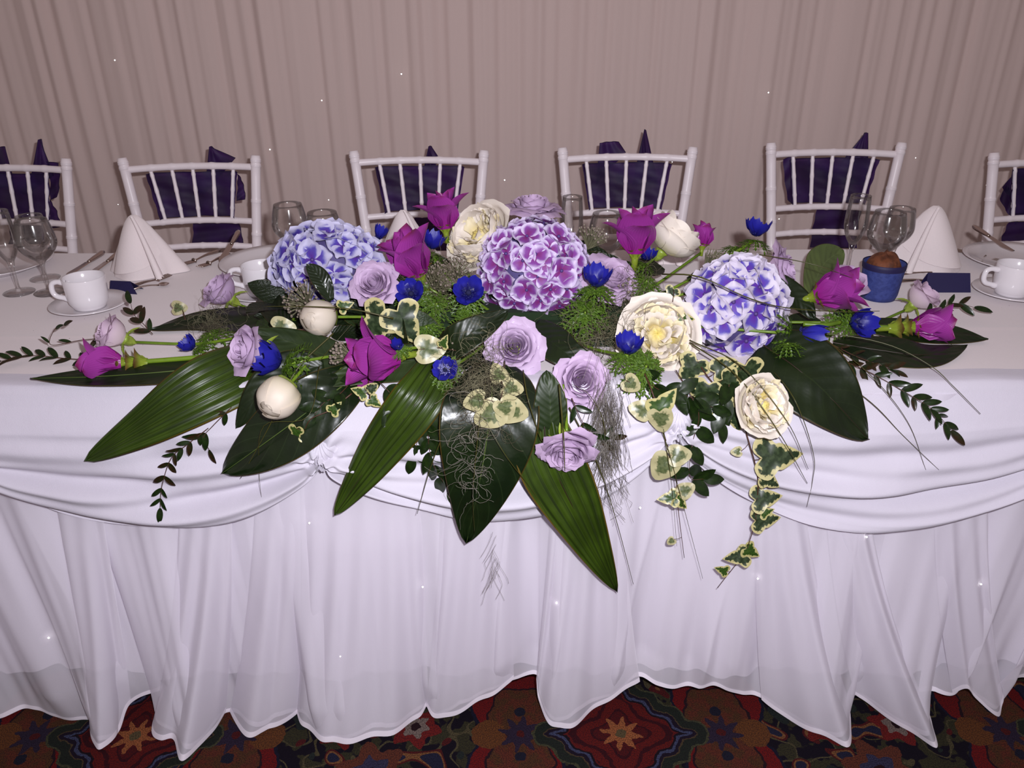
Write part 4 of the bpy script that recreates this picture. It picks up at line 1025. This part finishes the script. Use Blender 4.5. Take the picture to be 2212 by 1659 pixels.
leaf_thing('glossy_leaf', [pt(1850,700,z=.775), pt(1960,712,z=.774), pt(2060,722,z=.770), pt(2135,732,z=.766)], .034, m_glos2, 'dark pointed leaf at the extreme right tip on the tablecloth', GL, prof='lance', seed=9, fold=.05, nrm=(0, -.3, 1))
leaf_thing('glossy_leaf', [pt(660,700,z=.775), pt(560,690,z=.775), pt(440,690,z=.77), pt(320,712,z=.765)], .050, m_glos2, 'dark leaf lying behind the left stems, in front of the saucer', GL, prof='lance', seed=10, fold=.08, nrm=(0, -.2, 1))
leaf_thing('glossy_leaf', [pt(620,700,z=.80), pt(590,665,z=.81), pt(570,620,z=.81), pt(565,597,z=.81)], .024, m_glos2, 'dark upright leaf between the rosebud and the left hydrangea', GL, prof='broad', seed=11, fold=.2, nrm=(.2, -.9, .4), nu=12)
leaf_thing('lance_leaf', [pt(716,650,y=.10), pt(700,615,y=.10), pt(684,590,y=.11), pt(662,570,y=.12)], .017, m_glos, 'small dark lance leaf lying across the left hydrangea', GL, prof='oval', seed=12, fold=.25, nrm=(.3, -.8, .5), nu=10, nv=20)
leaf_thing('glossy_leaf', [pt(930,770,y=.05), pt(980,740,y=.02), pt(1040,705,y=.03), pt(1098,672,y=.06)], .030, m_glos2, 'dark folded leaf tucked under the middle hydrangea, above the glittering rose', GL, prof='broad', seed=13, fold=.2, nrm=(.2, -.7, .7), nu=14)
leaf_thing('round_leaf', [pt(1750,640,z=.81), pt(1770,590,z=.825), pt(1790,560,z=.835), pt(1822,540,z=.84)], .042, m_pleaf, 'pale green rounded leaf with toothed edge, left of the blue case', GL, prof='oval', seed=14, fold=.08, nrm=(.1, -.8, .55))
leaf_thing('rose_leaf', [pt(1200,950,y=-.07), pt(1190,905,y=-.075), pt(1188,860,y=-.07), pt(1180,800,y=-.05)], .028, m_mleaf, 'dull green leaf left of the full hanging rose', GL, prof='oval', seed=15, fold=.15, nrm=(0, -1, .2), nu=14)
leaf_thing('rose_leaf', [pt(760,790,y=.03), pt(690,760,y=.05), pt(620,735,y=.07), pt(540,715,y=.08)], .034, m_mleaf, 'dull olive leaf behind the lilac rose in profile', GL, prof='broad', seed=16, fold=.1, nrm=(0, -.5, .85), nu=14)
leaf_thing('rose_leaf', [pt(930,770,y=.04), pt(860,785,y=.02), pt(790,800,y=-.01), pt(700,830,y=-.04)], .036, m_mleaf, 'green leaf lying under the front magenta flower', GL, prof='broad', seed=17, fold=.1, nrm=(0, -.6, .8), nu=14)
leaf_thing('rose_leaf', [pt(1640,600,y=.2), pt(1690,625,y=.18), pt(1730,650,y=.17), pt(1760,690,y=.15)], .030, m_glos2, 'dark leaf under the ragged rose, right of the violet hydrangea', GL, prof='broad', seed=18, fold=.1, nrm=(0, -.7, .7), nu=14)
leaf_thing('glossy_leaf', [pt(700,790,y=.0), pt(620,800,y=-.02), pt(560,850,y=-.05), pt(510,925,y=-.06)], .035, m_glos2, 'dark leaf behind the hanging peony bud', GL, prof='lance', seed=19, fold=.1, nrm=(0, -.8, .6), nu=14)
leaf_thing('glossy_leaf', [pt(1150,700,y=.13), pt(1190,735,y=.075), pt(1230,765,y=.04), pt(1300,790,y=.025)], .034, m_glos2, 'dark leaf showing between the glittering rose and the full hanging rose', GL, prof='broad', seed=20, fold=.12, nrm=(0, -.7, .7), nu=14)
leaf_thing('glossy_leaf', [pt(1040,782,y=.075), pt(1005,776,y=.065), pt(965,780,y=.05), pt(915,800,y=.02)], .022, m_glos2, 'dark leaf behind the small ringed anemone, left of the glittering rose', GL, prof='broad', seed=24, fold=.12, nrm=(0, -.6, .8), nu=14)
# foam base with packed leaves
fb = thing('floral_foam', 'low tray of floral foam packed with dark leaves under all the flowers', 'flower base', Matrix.Translation((.02, .22, TZ)))
def rb(lo, hi, mat, nm, bev=.01):
    b = bmesh.new(); bmesh.ops.create_cube(b, size=1, matrix=Matrix.Translation([(a+c)/2 for a, c in zip(lo, hi)]) @ Matrix.Diagonal([c-a for a, c in zip(lo, hi)]+[1])); bmesh.ops.bevel(b, geom=b.edges[:], offset=bev, segments=2, affect='EDGES')
    me = bpy.data.meshes.new(nm); b.to_mesh(me); me.materials.append(mat.m); return me
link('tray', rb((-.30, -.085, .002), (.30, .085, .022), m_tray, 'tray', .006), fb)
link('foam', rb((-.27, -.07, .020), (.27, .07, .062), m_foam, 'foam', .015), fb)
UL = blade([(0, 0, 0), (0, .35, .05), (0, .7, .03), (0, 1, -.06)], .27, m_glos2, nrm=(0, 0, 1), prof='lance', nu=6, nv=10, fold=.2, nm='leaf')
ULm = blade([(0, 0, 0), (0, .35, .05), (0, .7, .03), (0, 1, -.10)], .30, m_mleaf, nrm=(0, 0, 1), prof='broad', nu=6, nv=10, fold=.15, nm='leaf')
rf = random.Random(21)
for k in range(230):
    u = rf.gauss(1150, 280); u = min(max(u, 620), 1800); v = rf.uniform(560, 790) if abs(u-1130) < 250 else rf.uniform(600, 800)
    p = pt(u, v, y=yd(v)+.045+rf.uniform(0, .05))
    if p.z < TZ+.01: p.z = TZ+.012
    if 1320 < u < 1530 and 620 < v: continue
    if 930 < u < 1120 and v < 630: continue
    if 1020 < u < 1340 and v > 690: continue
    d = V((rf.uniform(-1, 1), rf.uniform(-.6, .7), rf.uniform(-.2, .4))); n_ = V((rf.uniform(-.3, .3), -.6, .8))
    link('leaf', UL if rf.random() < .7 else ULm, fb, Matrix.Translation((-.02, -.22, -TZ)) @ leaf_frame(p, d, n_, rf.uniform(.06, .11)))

# sprigs with small leaves
SL = blade([(0, 0, 0), (0, .35, .05), (0, .7, .04), (0, 1, -.04)], .17, m_dleaf, nrm=(0, 0, 1), prof='lance', nu=4, nv=8, fold=.25, nm='leaf')
SLr = blade([(0, 0, 0), (0, .35, .05), (0, .7, .04), (0, 1, -.04)], .17, m_dleaf2, nrm=(0, 0, 1), prof='lance', nu=4, nv=8, fold=.25, nm='leaf')
SLw = blade([(0, 0, 0), (0, .35, .04), (0, .7, .03), (0, 1, -.02)], .27, m_dleaf, nrm=(0, 0, 1), prof='lance', nu=6, nv=8, fold=.15, nm='leaf')
def sprig(path, n, size, lab, mesh=None, nrm=(0, -.8, .6), seed=0, ang=(.5, .95), start=.1, r=.0009, mat=None, grp='sprigs of small dark leaves', double=True):
    r_ = random.Random(seed); ps = spline(path, 30); base = ps[0]; mw = Matrix.Translation(base)
    root = thing('leafy_sprig', lab, 'sprig', mw, grp)
    mb = MB(); mb.tube(ps, [r*(1-.5*i/30) for i in range(31)], 5); wpart('stem', mb.mesh('stem', mat or m_twig), root, mw)
    for k in range(n):
        a = start+(1-start)*k/(n-1); i = min(int(a*30), 29); q = ps[i].lerp(ps[i+1], a*30-i); tg = (ps[i+1]-ps[i]).normalized()
        for sg in ((-1, 1) if (double and k < n-1) else ((-1) ** k,)):
            if k == n-1: sg = 0
            aa = sg*r_.uniform(*ang); n0 = (V(nrm)+V((r_.uniform(-.5, .5), r_.uniform(-.3, .3), r_.uniform(-.5, .5)))).normalized()
            d = Matrix.Rotation(aa, 3, n0) @ tg; d = (d+n0*r_.uniform(-.1, .3)).normalized()
            lm = mesh or (SL if r_.random() < .6 else SLr)
            link('leaf', lm, root, mw.inverted() @ leaf_frame(q, d, n0, size*r_.uniform(.75, 1.15)))
    return root
sprig([pt(240,780,z=.775), pt(150,775,z=.768), pt(70,768,z=.770), pt(2,780,z=.768)], 9, .030, 'leafy sprig lying out to the far left on the tablecloth', seed=1, nrm=(0, -.4, .9))
sprig([pt(230,730,z=.775), pt(175,735,z=.78), pt(110,745,z=.79), pt(118,712,z=.81), pt(138,702,z=.82)], 5, .024, 'thin curling sprig just above the far left one', seed=2, nrm=(0, -.6, .8), double=False)
sprig([pt(330,722,z=.775), pt(310,700,z=.79), pt(290,680,z=.80), pt(282,655,z=.815)], 4, .036, 'upright sprig behind the left pale rose', seed=3, nrm=(.3, -.8, .5))
sprig([pt(450,925,y=-.07), pt(405,960,y=-.075), pt(370,990,y=-.075), pt(350,1050,y=-.075), pt(346,1098,y=-.075)], 9, .027, 'sprig dangling below the broad ribbed leaf on the left', seed=4, nrm=(0, -1, .1), double=True)
sprig([pt(500,880,y=-.06), pt(460,920,y=-.065), pt(440,945,y=-.07), pt(452,972,y=-.07)], 3, .030, 'short sprig of narrow leaves between the two big left leaves', seed=5, nrm=(0, -1, .1))
sprig([pt(935,870,y=-.045), pt(925,935,y=-.06), pt(935,1000,y=-.065), pt(970,1060,y=-.07)], 7, .038, 'sprig of wider leaves left of the central glossy leaf', mesh=SLw, seed=6, nrm=(0, -1, .1), ang=(.4, .9))
sprig([pt(930,900,y=-.05), pt(905,945,y=-.06), pt(892,990,y=-.06)], 4, .036, 'small sprig beside the narrow ribbed leaf', mesh=SLw, seed=16, nrm=(0, -1, .1), ang=(.3, .8))
sprig([pt(1460,800,y=.0), pt(1490,850,y=-.05), pt(1510,900,y=-.065), pt(1495,960,y=-.07), pt(1490,1030,y=-.07), pt(1520,1035,y=-.07)], 8, .040, 'sprig of dark leaves dangling right of centre beside the red ivy stem', mesh=SLw, seed=7, nrm=(0, -1, .2), ang=(.5, 1.2))
sprig([pt(1380,800,y=.0), pt(1420,840,y=-.04), pt(1470,850,y=-.055), pt(1540,880,y=-.065)], 6, .040, 'sprig of dark leaves below the largest peony', mesh=SLw, seed=8, nrm=(0, -.9, .3), ang=(.4, 1.0))
sprig([pt(1800,770,y=.05), pt(1880,805,y=.0), pt(1960,850,y=-.04), pt(2015,885,y=-.06), pt(2055,930,y=-.07)], 11, .031, 'leafy sprig reaching down to the right over the table edge', seed=9, nrm=(0, -.8, .6))
sprig([pt(1790,740,y=.09), pt(1850,770,y=.05), pt(1905,790,y=.02), pt(1930,800,y=.01)], 6, .030, 'dark sprig under the right turmeric flower', seed=10, nrm=(0, -.6, .8))
sprig([pt(1990,690,z=.775), pt(2030,670,z=.785), pt(2060,655,z=.795), pt(2105,664,z=.79)], 5, .032, 'sprig behind the right pale rose, near the right cup', seed=11, nrm=(0, -.7, .7))
sprig([pt(1235,860,y=-.06), pt(1260,915,y=-.075), pt(1290,945,y=-.075), pt(1320,945,y=-.07)], 5, .034, 'narrow-leaved sprig right of the nodding rose', seed=12, nrm=(0, -1, .2))
sprig([pt(780,800,y=-.0), pt(735,850,y=-.06), pt(700,870,y=-.07), pt(680,895,y=-.08)], 5, .034, 'dark sprig lying on the left glossy leaf', mesh=SLw, seed=13, nrm=(0, -.9, .4))
sprig([pt(800,810,y=-.01), pt(830,835,y=-.04), pt(850,862,y=-.05), pt(842,885,y=-.055)], 4, .034, 'little sprig between the left glossy leaf and the narrow ribbed leaf', mesh=SLw, seed=14, nrm=(0, -1, .3))
sprig([pt(1560,790,y=.0), pt(1575,830,y=-.04), pt(1560,870,y=-.05), pt(1560,915,y=-.06)], 5, .042, 'green sprig hanging between the largest and the lower peony', mesh=SLw, seed=15, nrm=(0, -1, .3), ang=(.3, .8))

# ivy
def ivy_mesh(mat, seed, style=0):
    out = [(0, -.02), (.22, -.20), (.50, -.12), (.62, .12), (.48, .30), (.36, .40), (.36, .52), (.22, .80), (0, 1.12)] if style == 0 else [(0, -.02), (.25, -.16), (.5, .0), (.52, .3), (.42, .55), (.2, .85), (0, .95)]
    pts = spline([(x, y, 0) for x, y in out], 22); L = pts+[V((-p.x, p.y, 0)) for p in pts[-2:0:-1]]
    c = V((0, .25, 0)); vs = [c.copy()]; uvs = [(0, 0)]; fs = []; n = len(L); rings = (.25, .5, .72, .88, 1.0)
    for q in rings:
        for i, p in enumerate(L):
            k = p*q+c*(1-q); z = -.10*abs(k.x)**1.0*1.1+.05*noise.noise(V((k.x*3, k.y*3, seed)))-.12*k.y*k.y+.10*abs(k.x)
            vs.append(V((k.x*.95, k.y, z))); uvs.append((i/n, q))
    for i in range(n): fs.append((0, 1+i, 1+(i+1) % n))
    for j in range(len(rings)-1):
        for i in range(n): a = 1+j*n; fs.append((a+i, a+n+i, a+n+(i+1) % n, a+(i+1) % n))
    return mesh_from('leaf', vs, fs, mat, uvs)
IV = [ivy_mesh(m_ivy, 1), ivy_mesh(m_ivyp, 2, 1), ivy_mesh(m_ivy, 3, 1), ivy_mesh(ivymat('green_hearted_ivy', '#26400f', '#365018', '#b0a870', .66, .78), 4)]
def ivy(path, leaves, lab, r=.0014, nrm=(0, -1, .2), seed=0, jit=1):
    """leaves: (u, v, y, direction in view (r,u), size, kind)"""
    r_ = random.Random(seed); ps = spline(path, 24); base = ps[0]; mw = Matrix.Translation(base)
    root = thing('ivy_sprig', lab, 'ivy', mw, 'variegated ivy trails')
    mb = MB(); mb.tube(ps, [r*(1-.6*i/24) for i in range(25)], 6); wpart('stem', mb.mesh('stem', m_twig), root, mw)
    for (u, v, y, dr, du, sz, k) in leaves:
        p = pt(u, v, y=y); d = (RT*dr+V((0, .1, 1))*du).normalized(); n0 = (V(nrm)+V((r_.uniform(-.4, .4), 0, r_.uniform(-.1, .5)))*jit).normalized()
        o = link('leaf', IV[k], root, mw.inverted() @ leaf_frame(p, d, n0, sz))
        q = min(ps, key=lambda a: (a-p).length); mb = MB(); mb.tube([q, q.lerp(p, .5)+V((0, -.004, .002)), p], .0006, 4, False); wpart('leaf_stalk', mb.mesh('leaf_stalk', m_twig), root, mw)
ivy([pc(840, 700, -.02), pc(825, 672, -.06), pc(833, 668, -.07)], [(832,676,.08,-.62,-.8,.070,0), (858,672,.07,.55,-1.0,.066,0)], 'pair of large cream-edged ivy leaves below the left front rose', nrm=(0, -.9, .4), seed=1, jit=.15)
ivy([pt(760,850,y=-.06), pt(715,885,y=-.08), pt(672,905,y=-.09), pt(655,935,y=-.09)], [(716,890,-.085,.3,.3,.022,3), (640,925,-.09,-.2,-1,.026,3), (652,940,-.09,1,-.3,.020,3)], 'tiny-leaved ivy trail lying on the left glossy leaf', seed=2)
ivy([pt(800,800,y=-.02), pt(795,835,y=-.05), pt(800,850,y=-.055)], [(790,850,-.055,-.6,.2,.024,3), (800,862,-.055,.6,-.5,.022,3), (796,843,-.058,.8,.5,.02,2)], 'small ivy tuft left of the narrow ribbed leaf', seed=3)
ivy([pt(1090,780,y=-.0), pt(1088,830,y=-.08), pt(1080,870,y=-.105), pt(1075,890,y=-.115)], [(1082,822,-.09,-.3,.8,.032,1), (1090,835,-.092,.8,-.2,.034,1), (1085,880,-.112,1,-.4,.048,1), (1078,885,-.112,-.9,-.55,.05,1), (1045,862,-.105,-.8,-.3,.038,1), (1085,868,-.115,.4,-.9,.036,1)], 'pale ivy cluster on the central glossy leaf, under the moss', seed=4)
ivy([pt(1590,850,y=-.03), pt(1612,935,y=-.07), pt(1635,1020,y=-.08), pt(1635,1080,y=-.08), pt(1615,1180,y=-.08), pt(1550,1270,y=-.075)],
    [(1645,990,-.085,.9,.1,.066,0), (1650,1030,-.09,.8,-.5,.034,0), (1632,1080,-.085,.9,.15,.044,0), (1632,1125,-.085,.9,.1,.042,0), (1612,1200,-.083,-.9,-.2,.038,0), (1612,1185,-.083,.9,-.6,.030,3), (1570,1235,-.08,-.9,.3,.022,3), (1600,975,-.08,-1,-.1,.018,1), (1645,1110,-.085,.8,.3,.022,3)],
    'longest ivy trail, hanging from the lower peony down the skirt', seed=5)
ivy([pt(1385,790,y=-.01), pt(1410,850,y=-.06), pt(1432,930,y=-.07), pt(1458,1020,y=-.075), pt(1465,1100,y=-.075), pt(1478,1205,y=-.07)],
    [(1400,890,-.075,-.6,.2,.036,1), (1420,890,-.08,.3,.4,.045,3), (1425,890,-.085,.2,-1,.042,1), (1445,990,-.082,-.5,-1,.050,1), (1450,985,-.084,.95,.1,.038,1), (1460,1075,-.082,-.8,-.1,.030,3), (1462,1078,-.083,.6,-.6,.026,3), (1470,1065,-.08,.8,.5,.03,1), (1455,1165,-.075,-.6,-.6,.016,1)],
    'ivy trail on a reddish stem hanging under the largest peony', seed=6)
ivy([pt(1500,770,y=.02), pt(1530,815,y=-.02), pt(1570,860,y=-.045), pt(1600,900,y=-.05)], [(1505,780,-.0,-.5,-.9,.05,0), (1610,790,-.02,.3,-1,.055,0), (1545,805,-.02,.8,.4,.045,2), (1530,830,-.04,-.2,-1,.055,2), (1560,820,-.04,.9,-.6,.05,0), (1588,880,-.055,.2,-1,.045,0), (1560,860,-.05,-.1,-1,.045,2), (1600,880,-.055,.8,.6,.04,0)], 'thick bunch of ivy under the right hydrangea', seed=7)
ivy([pc(1430, 680), pc(1450, 660, -.06), pc(1455, 640, -.08)], [(1455,625,.13,-.45,-.9,.026,0), (1468,686,.09,.9,-.1,.026,3)], 'two little ivy leaves left of the right hydrangea', seed=8)
ivy([pc(930, 770), pc(940, 752, -.06), pc(985, 757, -.09)], [(905,755,.0,.9,.05,.05,1), (955,748,-.01,.4,.9,.02,3)], 'pale ivy leaf seen edge-on above the small ringed anemone', seed=9)
ivy([pc(600, 720), pt(640,712,y=.1), pt(655,712,y=.1)], [(592,708,.10,1,-.02,.042,1), (735,665,.1,.8,.3,.024,3)], 'yellowish ivy leaf edge-on left of the round peony bud', seed=10)
ivy([pt(400,690,z=.77), pt(395,672,z=.775), pt(390,668,z=.776)], [(375,665,.30,.9,.0,.03,1)], 'pale ivy leaf lying on the cloth before the rosebud', seed=11)
ivy([pt(1370,800,y=-.0), pt(1362,820,y=-.04), pt(1360,826,y=-.05)], [(1352,822,-.05,.8,-.5,.032,1)], 'small cream ivy leaf at the table edge, below the largest peony', seed=12)

# long grass blades
gi = [0]
def grass(path, lab, r=.0011):
    ps = spline(path, 24); base = ps[0]; mb = MB(); mb.tube([p-base for p in ps], [r*(1-.65*i/24) for i in range(25)], 5)
    o = link('grass_blade', mb.mesh('grass_blade', m_grass), None, Matrix.Translation(base)); tag(o, lab, 'grass blade', 'long bear grass blades')
grass([pt(850,688,y=.05), pt(760,668,y=.05), pt(660,662,y=.06), pt(572,662,y=.08)], 'grass blade lying straight across the round peony bud', .0015)
grass([pt(720,720,y=.0), pt(640,800,y=-.05), pt(590,905,y=-.09), pt(520,1033,y=-.085)], 'grass blade crossing the hanging peony bud down to the left', .0014)
grass([pt(690,790,y=-.03), pt(665,900,y=-.10), pt(570,920,y=-.10), pt(560,1020,y=-.08), pt(568,1100,y=-.06)], 'thin grass blade looping below the left glossy leaf', .0008)
grass([pt(1005,800,y=-.0), pt(960,930,y=-.09), pt(930,1010,y=-.09), pt(901,1110,y=-.085)], 'grass blade hanging left of the central glossy leaf', .0014)
grass([pt(1050,820,y=-.05), pt(1035,920,y=-.12), pt(1022,1060,y=-.13), pt(1025,1150,y=-.115)], 'grass blade lying down the middle of the central glossy leaf', .0010)
grass([pt(1020,860,y=-.08), pt(1090,980,y=-.125), pt(1150,1060,y=-.11), pt(1200,1140,y=-.11)], 'thin grass blade slanting right across the central glossy leaf', .0008)
grass([pt(1130,800,y=-.03), pt(1140,860,y=-.09), pt(1165,940,y=-.10), pt(1180,965,y=-.10)], 'short grass blade between the glossy leaf and the hanging rose', .0013)
grass([pt(1208,830,y=-.085), pt(1214,900,y=-.12), pt(1218,950,y=-.165), pt(1220,1017,y=-.175)], 'brown grass blade hanging in front of the nodding rose', .0018)
grass([pt(1230,880,y=-.06), pt(1290,1000,y=-.08), pt(1330,1120,y=-.08), pt(1368,1262,y=-.075)], 'grass blade hanging just right of the lowest ribbed leaf', .0013)
grass([pt(1490,740,y=.04), pt(1590,810,y=-.06), pt(1680,930,y=-.12), pt(1744,1044,y=-.085)], 'grass blade crossing the lower peony, the longer of the pair', .0014)
grass([pt(1490,735,y=.05), pt(1600,790,y=-.05), pt(1700,910,y=-.11), pt(1746,1013,y=-.085)], 'grass blade crossing the lower peony, the shorter of the pair', .0012)
grass([pt(1650,780,y=.05), pt(1715,860,y=-.10), pt(1757,980,y=-.09), pt(1755,1040,y=-.08), pt(1743,1095,y=-.07)], 'thin grass blade bending back under the large right leaf', .0009)
grass([pt(1405,870,y=-.06), pt(1440,960,y=-.09), pt(1470,1070,y=-.09), pt(1518,1250,y=-.075)], 'grass blade hanging along the reddish ivy stem to the right', .0009)
grass([pt(1425,880,y=-.07), pt(1440,970,y=-.095), pt(1452,1060,y=-.09), pt(1462,1180,y=-.075)], 'thin straight grass blade hanging along the reddish ivy stem', .0008)
grass([pt(1430,592,y=.14), pt(1510,598,y=.08), pt(1620,645,y=.05), pt(1700,665,y=.07), pt(1810,673,y=.09), pt(1900,672,y=.10)], 'longest grass blade arching across the violet hydrangea', .0016)
grass([pt(1640,550,y=.20), pt(1720,563,y=.16), pt(1780,578,y=.14), pt(1842,601,y=.13)], 'grass blade passing over the ragged rose to the pale leaf', .0011)
grass([pt(1640,715,y=.10), pt(1800,722,y=.07), pt(1920,745,y=.03), pt(2010,790,y=-.01), pt(2060,835,y=-.045), pt(2118,894,y=-.06)], 'grass blade arching out furthest to the right', .0013)
grass([pt(1720,760,y=.04), pt(1870,860,y=-.04), pt(1950,940,y=-.06), pt(2028,1015,y=-.065)], 'thin grass blade running down right to the swag, lower of two', .0010)
grass([pt(1780,730,y=.08), pt(1880,810,y=-.03), pt(1960,910,y=-.06), pt(2000,1015,y=-.065)], 'thin grass blade running down right to the swag, upper of two', .0009)
grass([pt(690,780,y=.0), pt(720,745,y=.03), pt(760,700,y=.05)], 'short thin grass blade left of the front magenta flower', .0007)
grass([pt(1310,960,y=-.07), pt(1300,900,y=-.08), pt(1270,850,y=-.07), pt(1235,830,y=-.05)], 'short grass blade in the grey moss right of the roses', .0010)

# seed heads
def seedhead(u, v, f, R_, lab, dy=0, n=55, spread=.8, seed=0, y=None, berry=.075):
    r_ = random.Random(seed); c = pt(u, v, y=y) if y is not None else pc(u, v, dy); d = vdir(*f); mw = frame(c-d*R_*.8, d, 0, R_)
    root = thing('seed_head', lab, 'seed head', mw, 'grey berried seed heads'); a_, b_ = MB(), MB()
    for k in range(n):
        q = k*2.399; th = spread*sqrt((k+.5)/n); l = r_.uniform(1.1, 1.5); e = V((sin(th)*cos(q), sin(th)*sin(q), cos(th)))*l; m_ = e*.5+V((r_.uniform(-.06, .06), r_.uniform(-.06, .06), .05))
        a_.tube([(0, 0, 0), m_, e], [.03, .026, .022], 4, False); b_.ball(e, berry*r_.uniform(.7, 1.2), 7, 5)
    wpart_a = link('stalks', a_.mesh('stalks', m_seedst), root); o = link('berries', b_.mesh('berries', m_seed), root); o['kind'] = 'stuff'
seedhead(645, 645, (-.5, .4, .8), .034, 'grey seed head in front of the left hydrangea, above the round bud', dy=-.03, seed=1, n=70, spread=1.1)
seedhead(940, 610, (.1, .4, .9), .042, 'wide grey-brown seed head between the blue anemones left of centre', dy=.0, seed=2, n=110, spread=1.15, berry=.06)
seedhead(990, 580, (.2, .6, .6), .032, 'grey seed head under the top cream peony', dy=.0, seed=12, n=60, spread=1.0, berry=.07)
seedhead(1280, 512, (.3, .8, .4), .034, 'grey seed head right of the middle hydrangea top', dy=.0, seed=3, n=50, spread=.8)
seedhead(1365, 640, (.3, .1, .9), .032, 'grey berry cluster right of the lilac rose in the middle', dy=.02, seed=4, n=60, spread=.9, berry=.09)
seedhead(740, 765, (-.85, .2, .5), .030, 'lilac-grey seed head left of the front magenta flower', dy=-.05, seed=5, n=30, spread=.6, berry=.09)
seedhead(1538, 565, (.35, .8, .5), .034, 'grey-green brush of seed stalks between white peony and right hydrangea', dy=-.03, seed=6, n=70, spread=.5, berry=.04)
seedhead(988, 742, (.2, .7, .6), .020, 'small mauve berry cluster left of the glittering rose', dy=-.04, seed=7, n=22, spread=1.2, berry=.11)
# moss
def moss(u, v, w_, h, n, lab, mat, seed, y=None, curl=1.0, down=.4, r=.0003, L=.07):
    r_ = random.Random(seed); mb = MB()
    for k in range(n):
        vv = v+r_.gauss(0, h*.5); p = pt(u+r_.gauss(0, w_*.45), vv, y=(yd(vv) if y is None else y)-.012+r_.uniform(-.014, .018))
        a = r_.uniform(0, 6.28); b = r_.uniform(-.5, .5); ps = []; q = p; cv = r_.uniform(-1, 1)*curl; st = L/14
        for i in range(14):
            ps.append(q.copy()); d = V((cos(a), sin(b)*.45, sin(a))); d = (d*(1-down)+V((0, 0, -1))*down).normalized(); q = q+d*st*r_.uniform(.7, 1.3); a += cv*r_.uniform(.2, 1)+r_.uniform(-.5, .5); b += r_.uniform(-.4, .4)
        mb.tube(ps, r, 3, False)
    o = link('spanish_moss', mb.mesh('spanish_moss', mat)); tag(o, lab, 'moss', kind='stuff')
moss(1040, 830, 60, 105, 280, 'curly brown moss on the top of the central glossy leaf', m_moss, 1, y=-.09, curl=.9, down=.15, L=.055)
moss(1018, 985, 38, 90, 50, 'loose wiry moss strands on the central glossy leaf', m_mossg, 2, y=-.125, curl=.9, down=.1)
moss(1312, 905, 34, 110, 340, 'grey hanging moss right of the full rose, over the cloth', m_mossg, 3, y=-.055, curl=.15, down=.75, L=.08)
moss(1310, 1000, 24, 90, 60, 'thin end of the grey moss right of the nodding rose', m_mossg, 33, y=-.06, curl=.4, down=.6, L=.07)
moss(1290, 710, 90, 60, 230, 'brown moss nest between the front roses and the middle anemone', m_moss, 4, curl=.7, down=.15)
moss(1375, 640, 40, 60, 100, 'brown moss left of the right hydrangea group', m_moss, 5, curl=.8, down=.1)
moss(930, 610, 70, 60, 120, 'thin brown moss among the seed heads left of centre', m_moss, 6, curl=.6, down=.1, r=.0003)
moss(460, 700, 50, 30, 70, 'wisps of moss among the stems at the left', m_moss, 7, y=.18, curl=.9, down=.0, r=.0003)
moss(1068, 1200, 10, 70, 16, 'faint moss strands dangling below the central leaf', m_mossg, 8, y=-.07, curl=.5, down=.7, r=.0003)
# extra fern-like tufts
def tuft(u, v, f, R_, lab, k=0, y=None, dy=0, z=None):
    c = pt(u, v, y=y) if y is not None else (pt(u, v, z=z) if z is not None else pc(u, v, dy)); mw = frame(c, vdir(*f), k, R_); root = thing('feathery_leaf', lab, 'leaf', mw, 'feathery green leaf tufts'); link('leaflets', COLL[k % 3], root); stem_to(root, mw, c-vdir(*f)*R_*.2, c-vdir(*f)*R_*.9+V((0, .01, -.02)), .002)
tuft(450, 712, (-.2, .8, .5), .036, 'pale feathery green leaf among the stems at the left', 0, z=.79)
tuft(1265, 668, (0, .5, .8), .038, 'bright feathery leaf in the middle, below the blue anemone', 1, dy=-.05)
tuft(945, 650, (.3, .5, .8), .034, 'fresh green feathery leaf between the two middle-left anemones', 2, dy=-.02)
tuft(1010, 690, (.1, .5, .8), .029, 'feathery green leaf under the anemone by the middle hydrangea', 0, dy=-.04)
tuft(1400, 600, (.2, .6, .6), .032, 'bright green feathery leaf right of the lilac rose with the anemone', 1, dy=-.03)
tuft(1590, 525, (.1, .9, .3), .032, 'feathery green leaf above the right hydrangea', 2, dy=.02)
tuft(1400, 785, (.2, .5, .9), .038, 'broad feathery leaf below the largest peony', 0, dy=-.05)
tuft(920, 700, (.0, .6, .8), .029, 'feathery green leaf right of the large ivy leaves', 1, dy=-.03)
tuft(1702, 735, (-.1, .95, .3), .024, 'feathery green leaf on the large right leaf', 2, dy=-.06)
# thick bent green stems crossing in the open
def bare(path, lab, r):
    ps = spline(path, 18); mb = MB(); mb.tube([p-ps[0] for p in ps], r, 9); o = link('flower_stem', mb.mesh('flower_stem', m_stem), None, Matrix.Translation(ps[0])); tag(o, lab, 'stem', 'bare green flower stems')
bare([pt(640,803,y=.0), pt(700,806,y=-.01), pt(760,792,y=.0), pt(800,770,y=.02)], 'bent yellow-green stem between the left anemone and the front magenta flower', .0042)
bare([pt(1735,700,y=.11), pt(1780,702,y=.10), pt(1815,696,y=.12)], 'short yellow-green stem between the two right anemones', .0042)
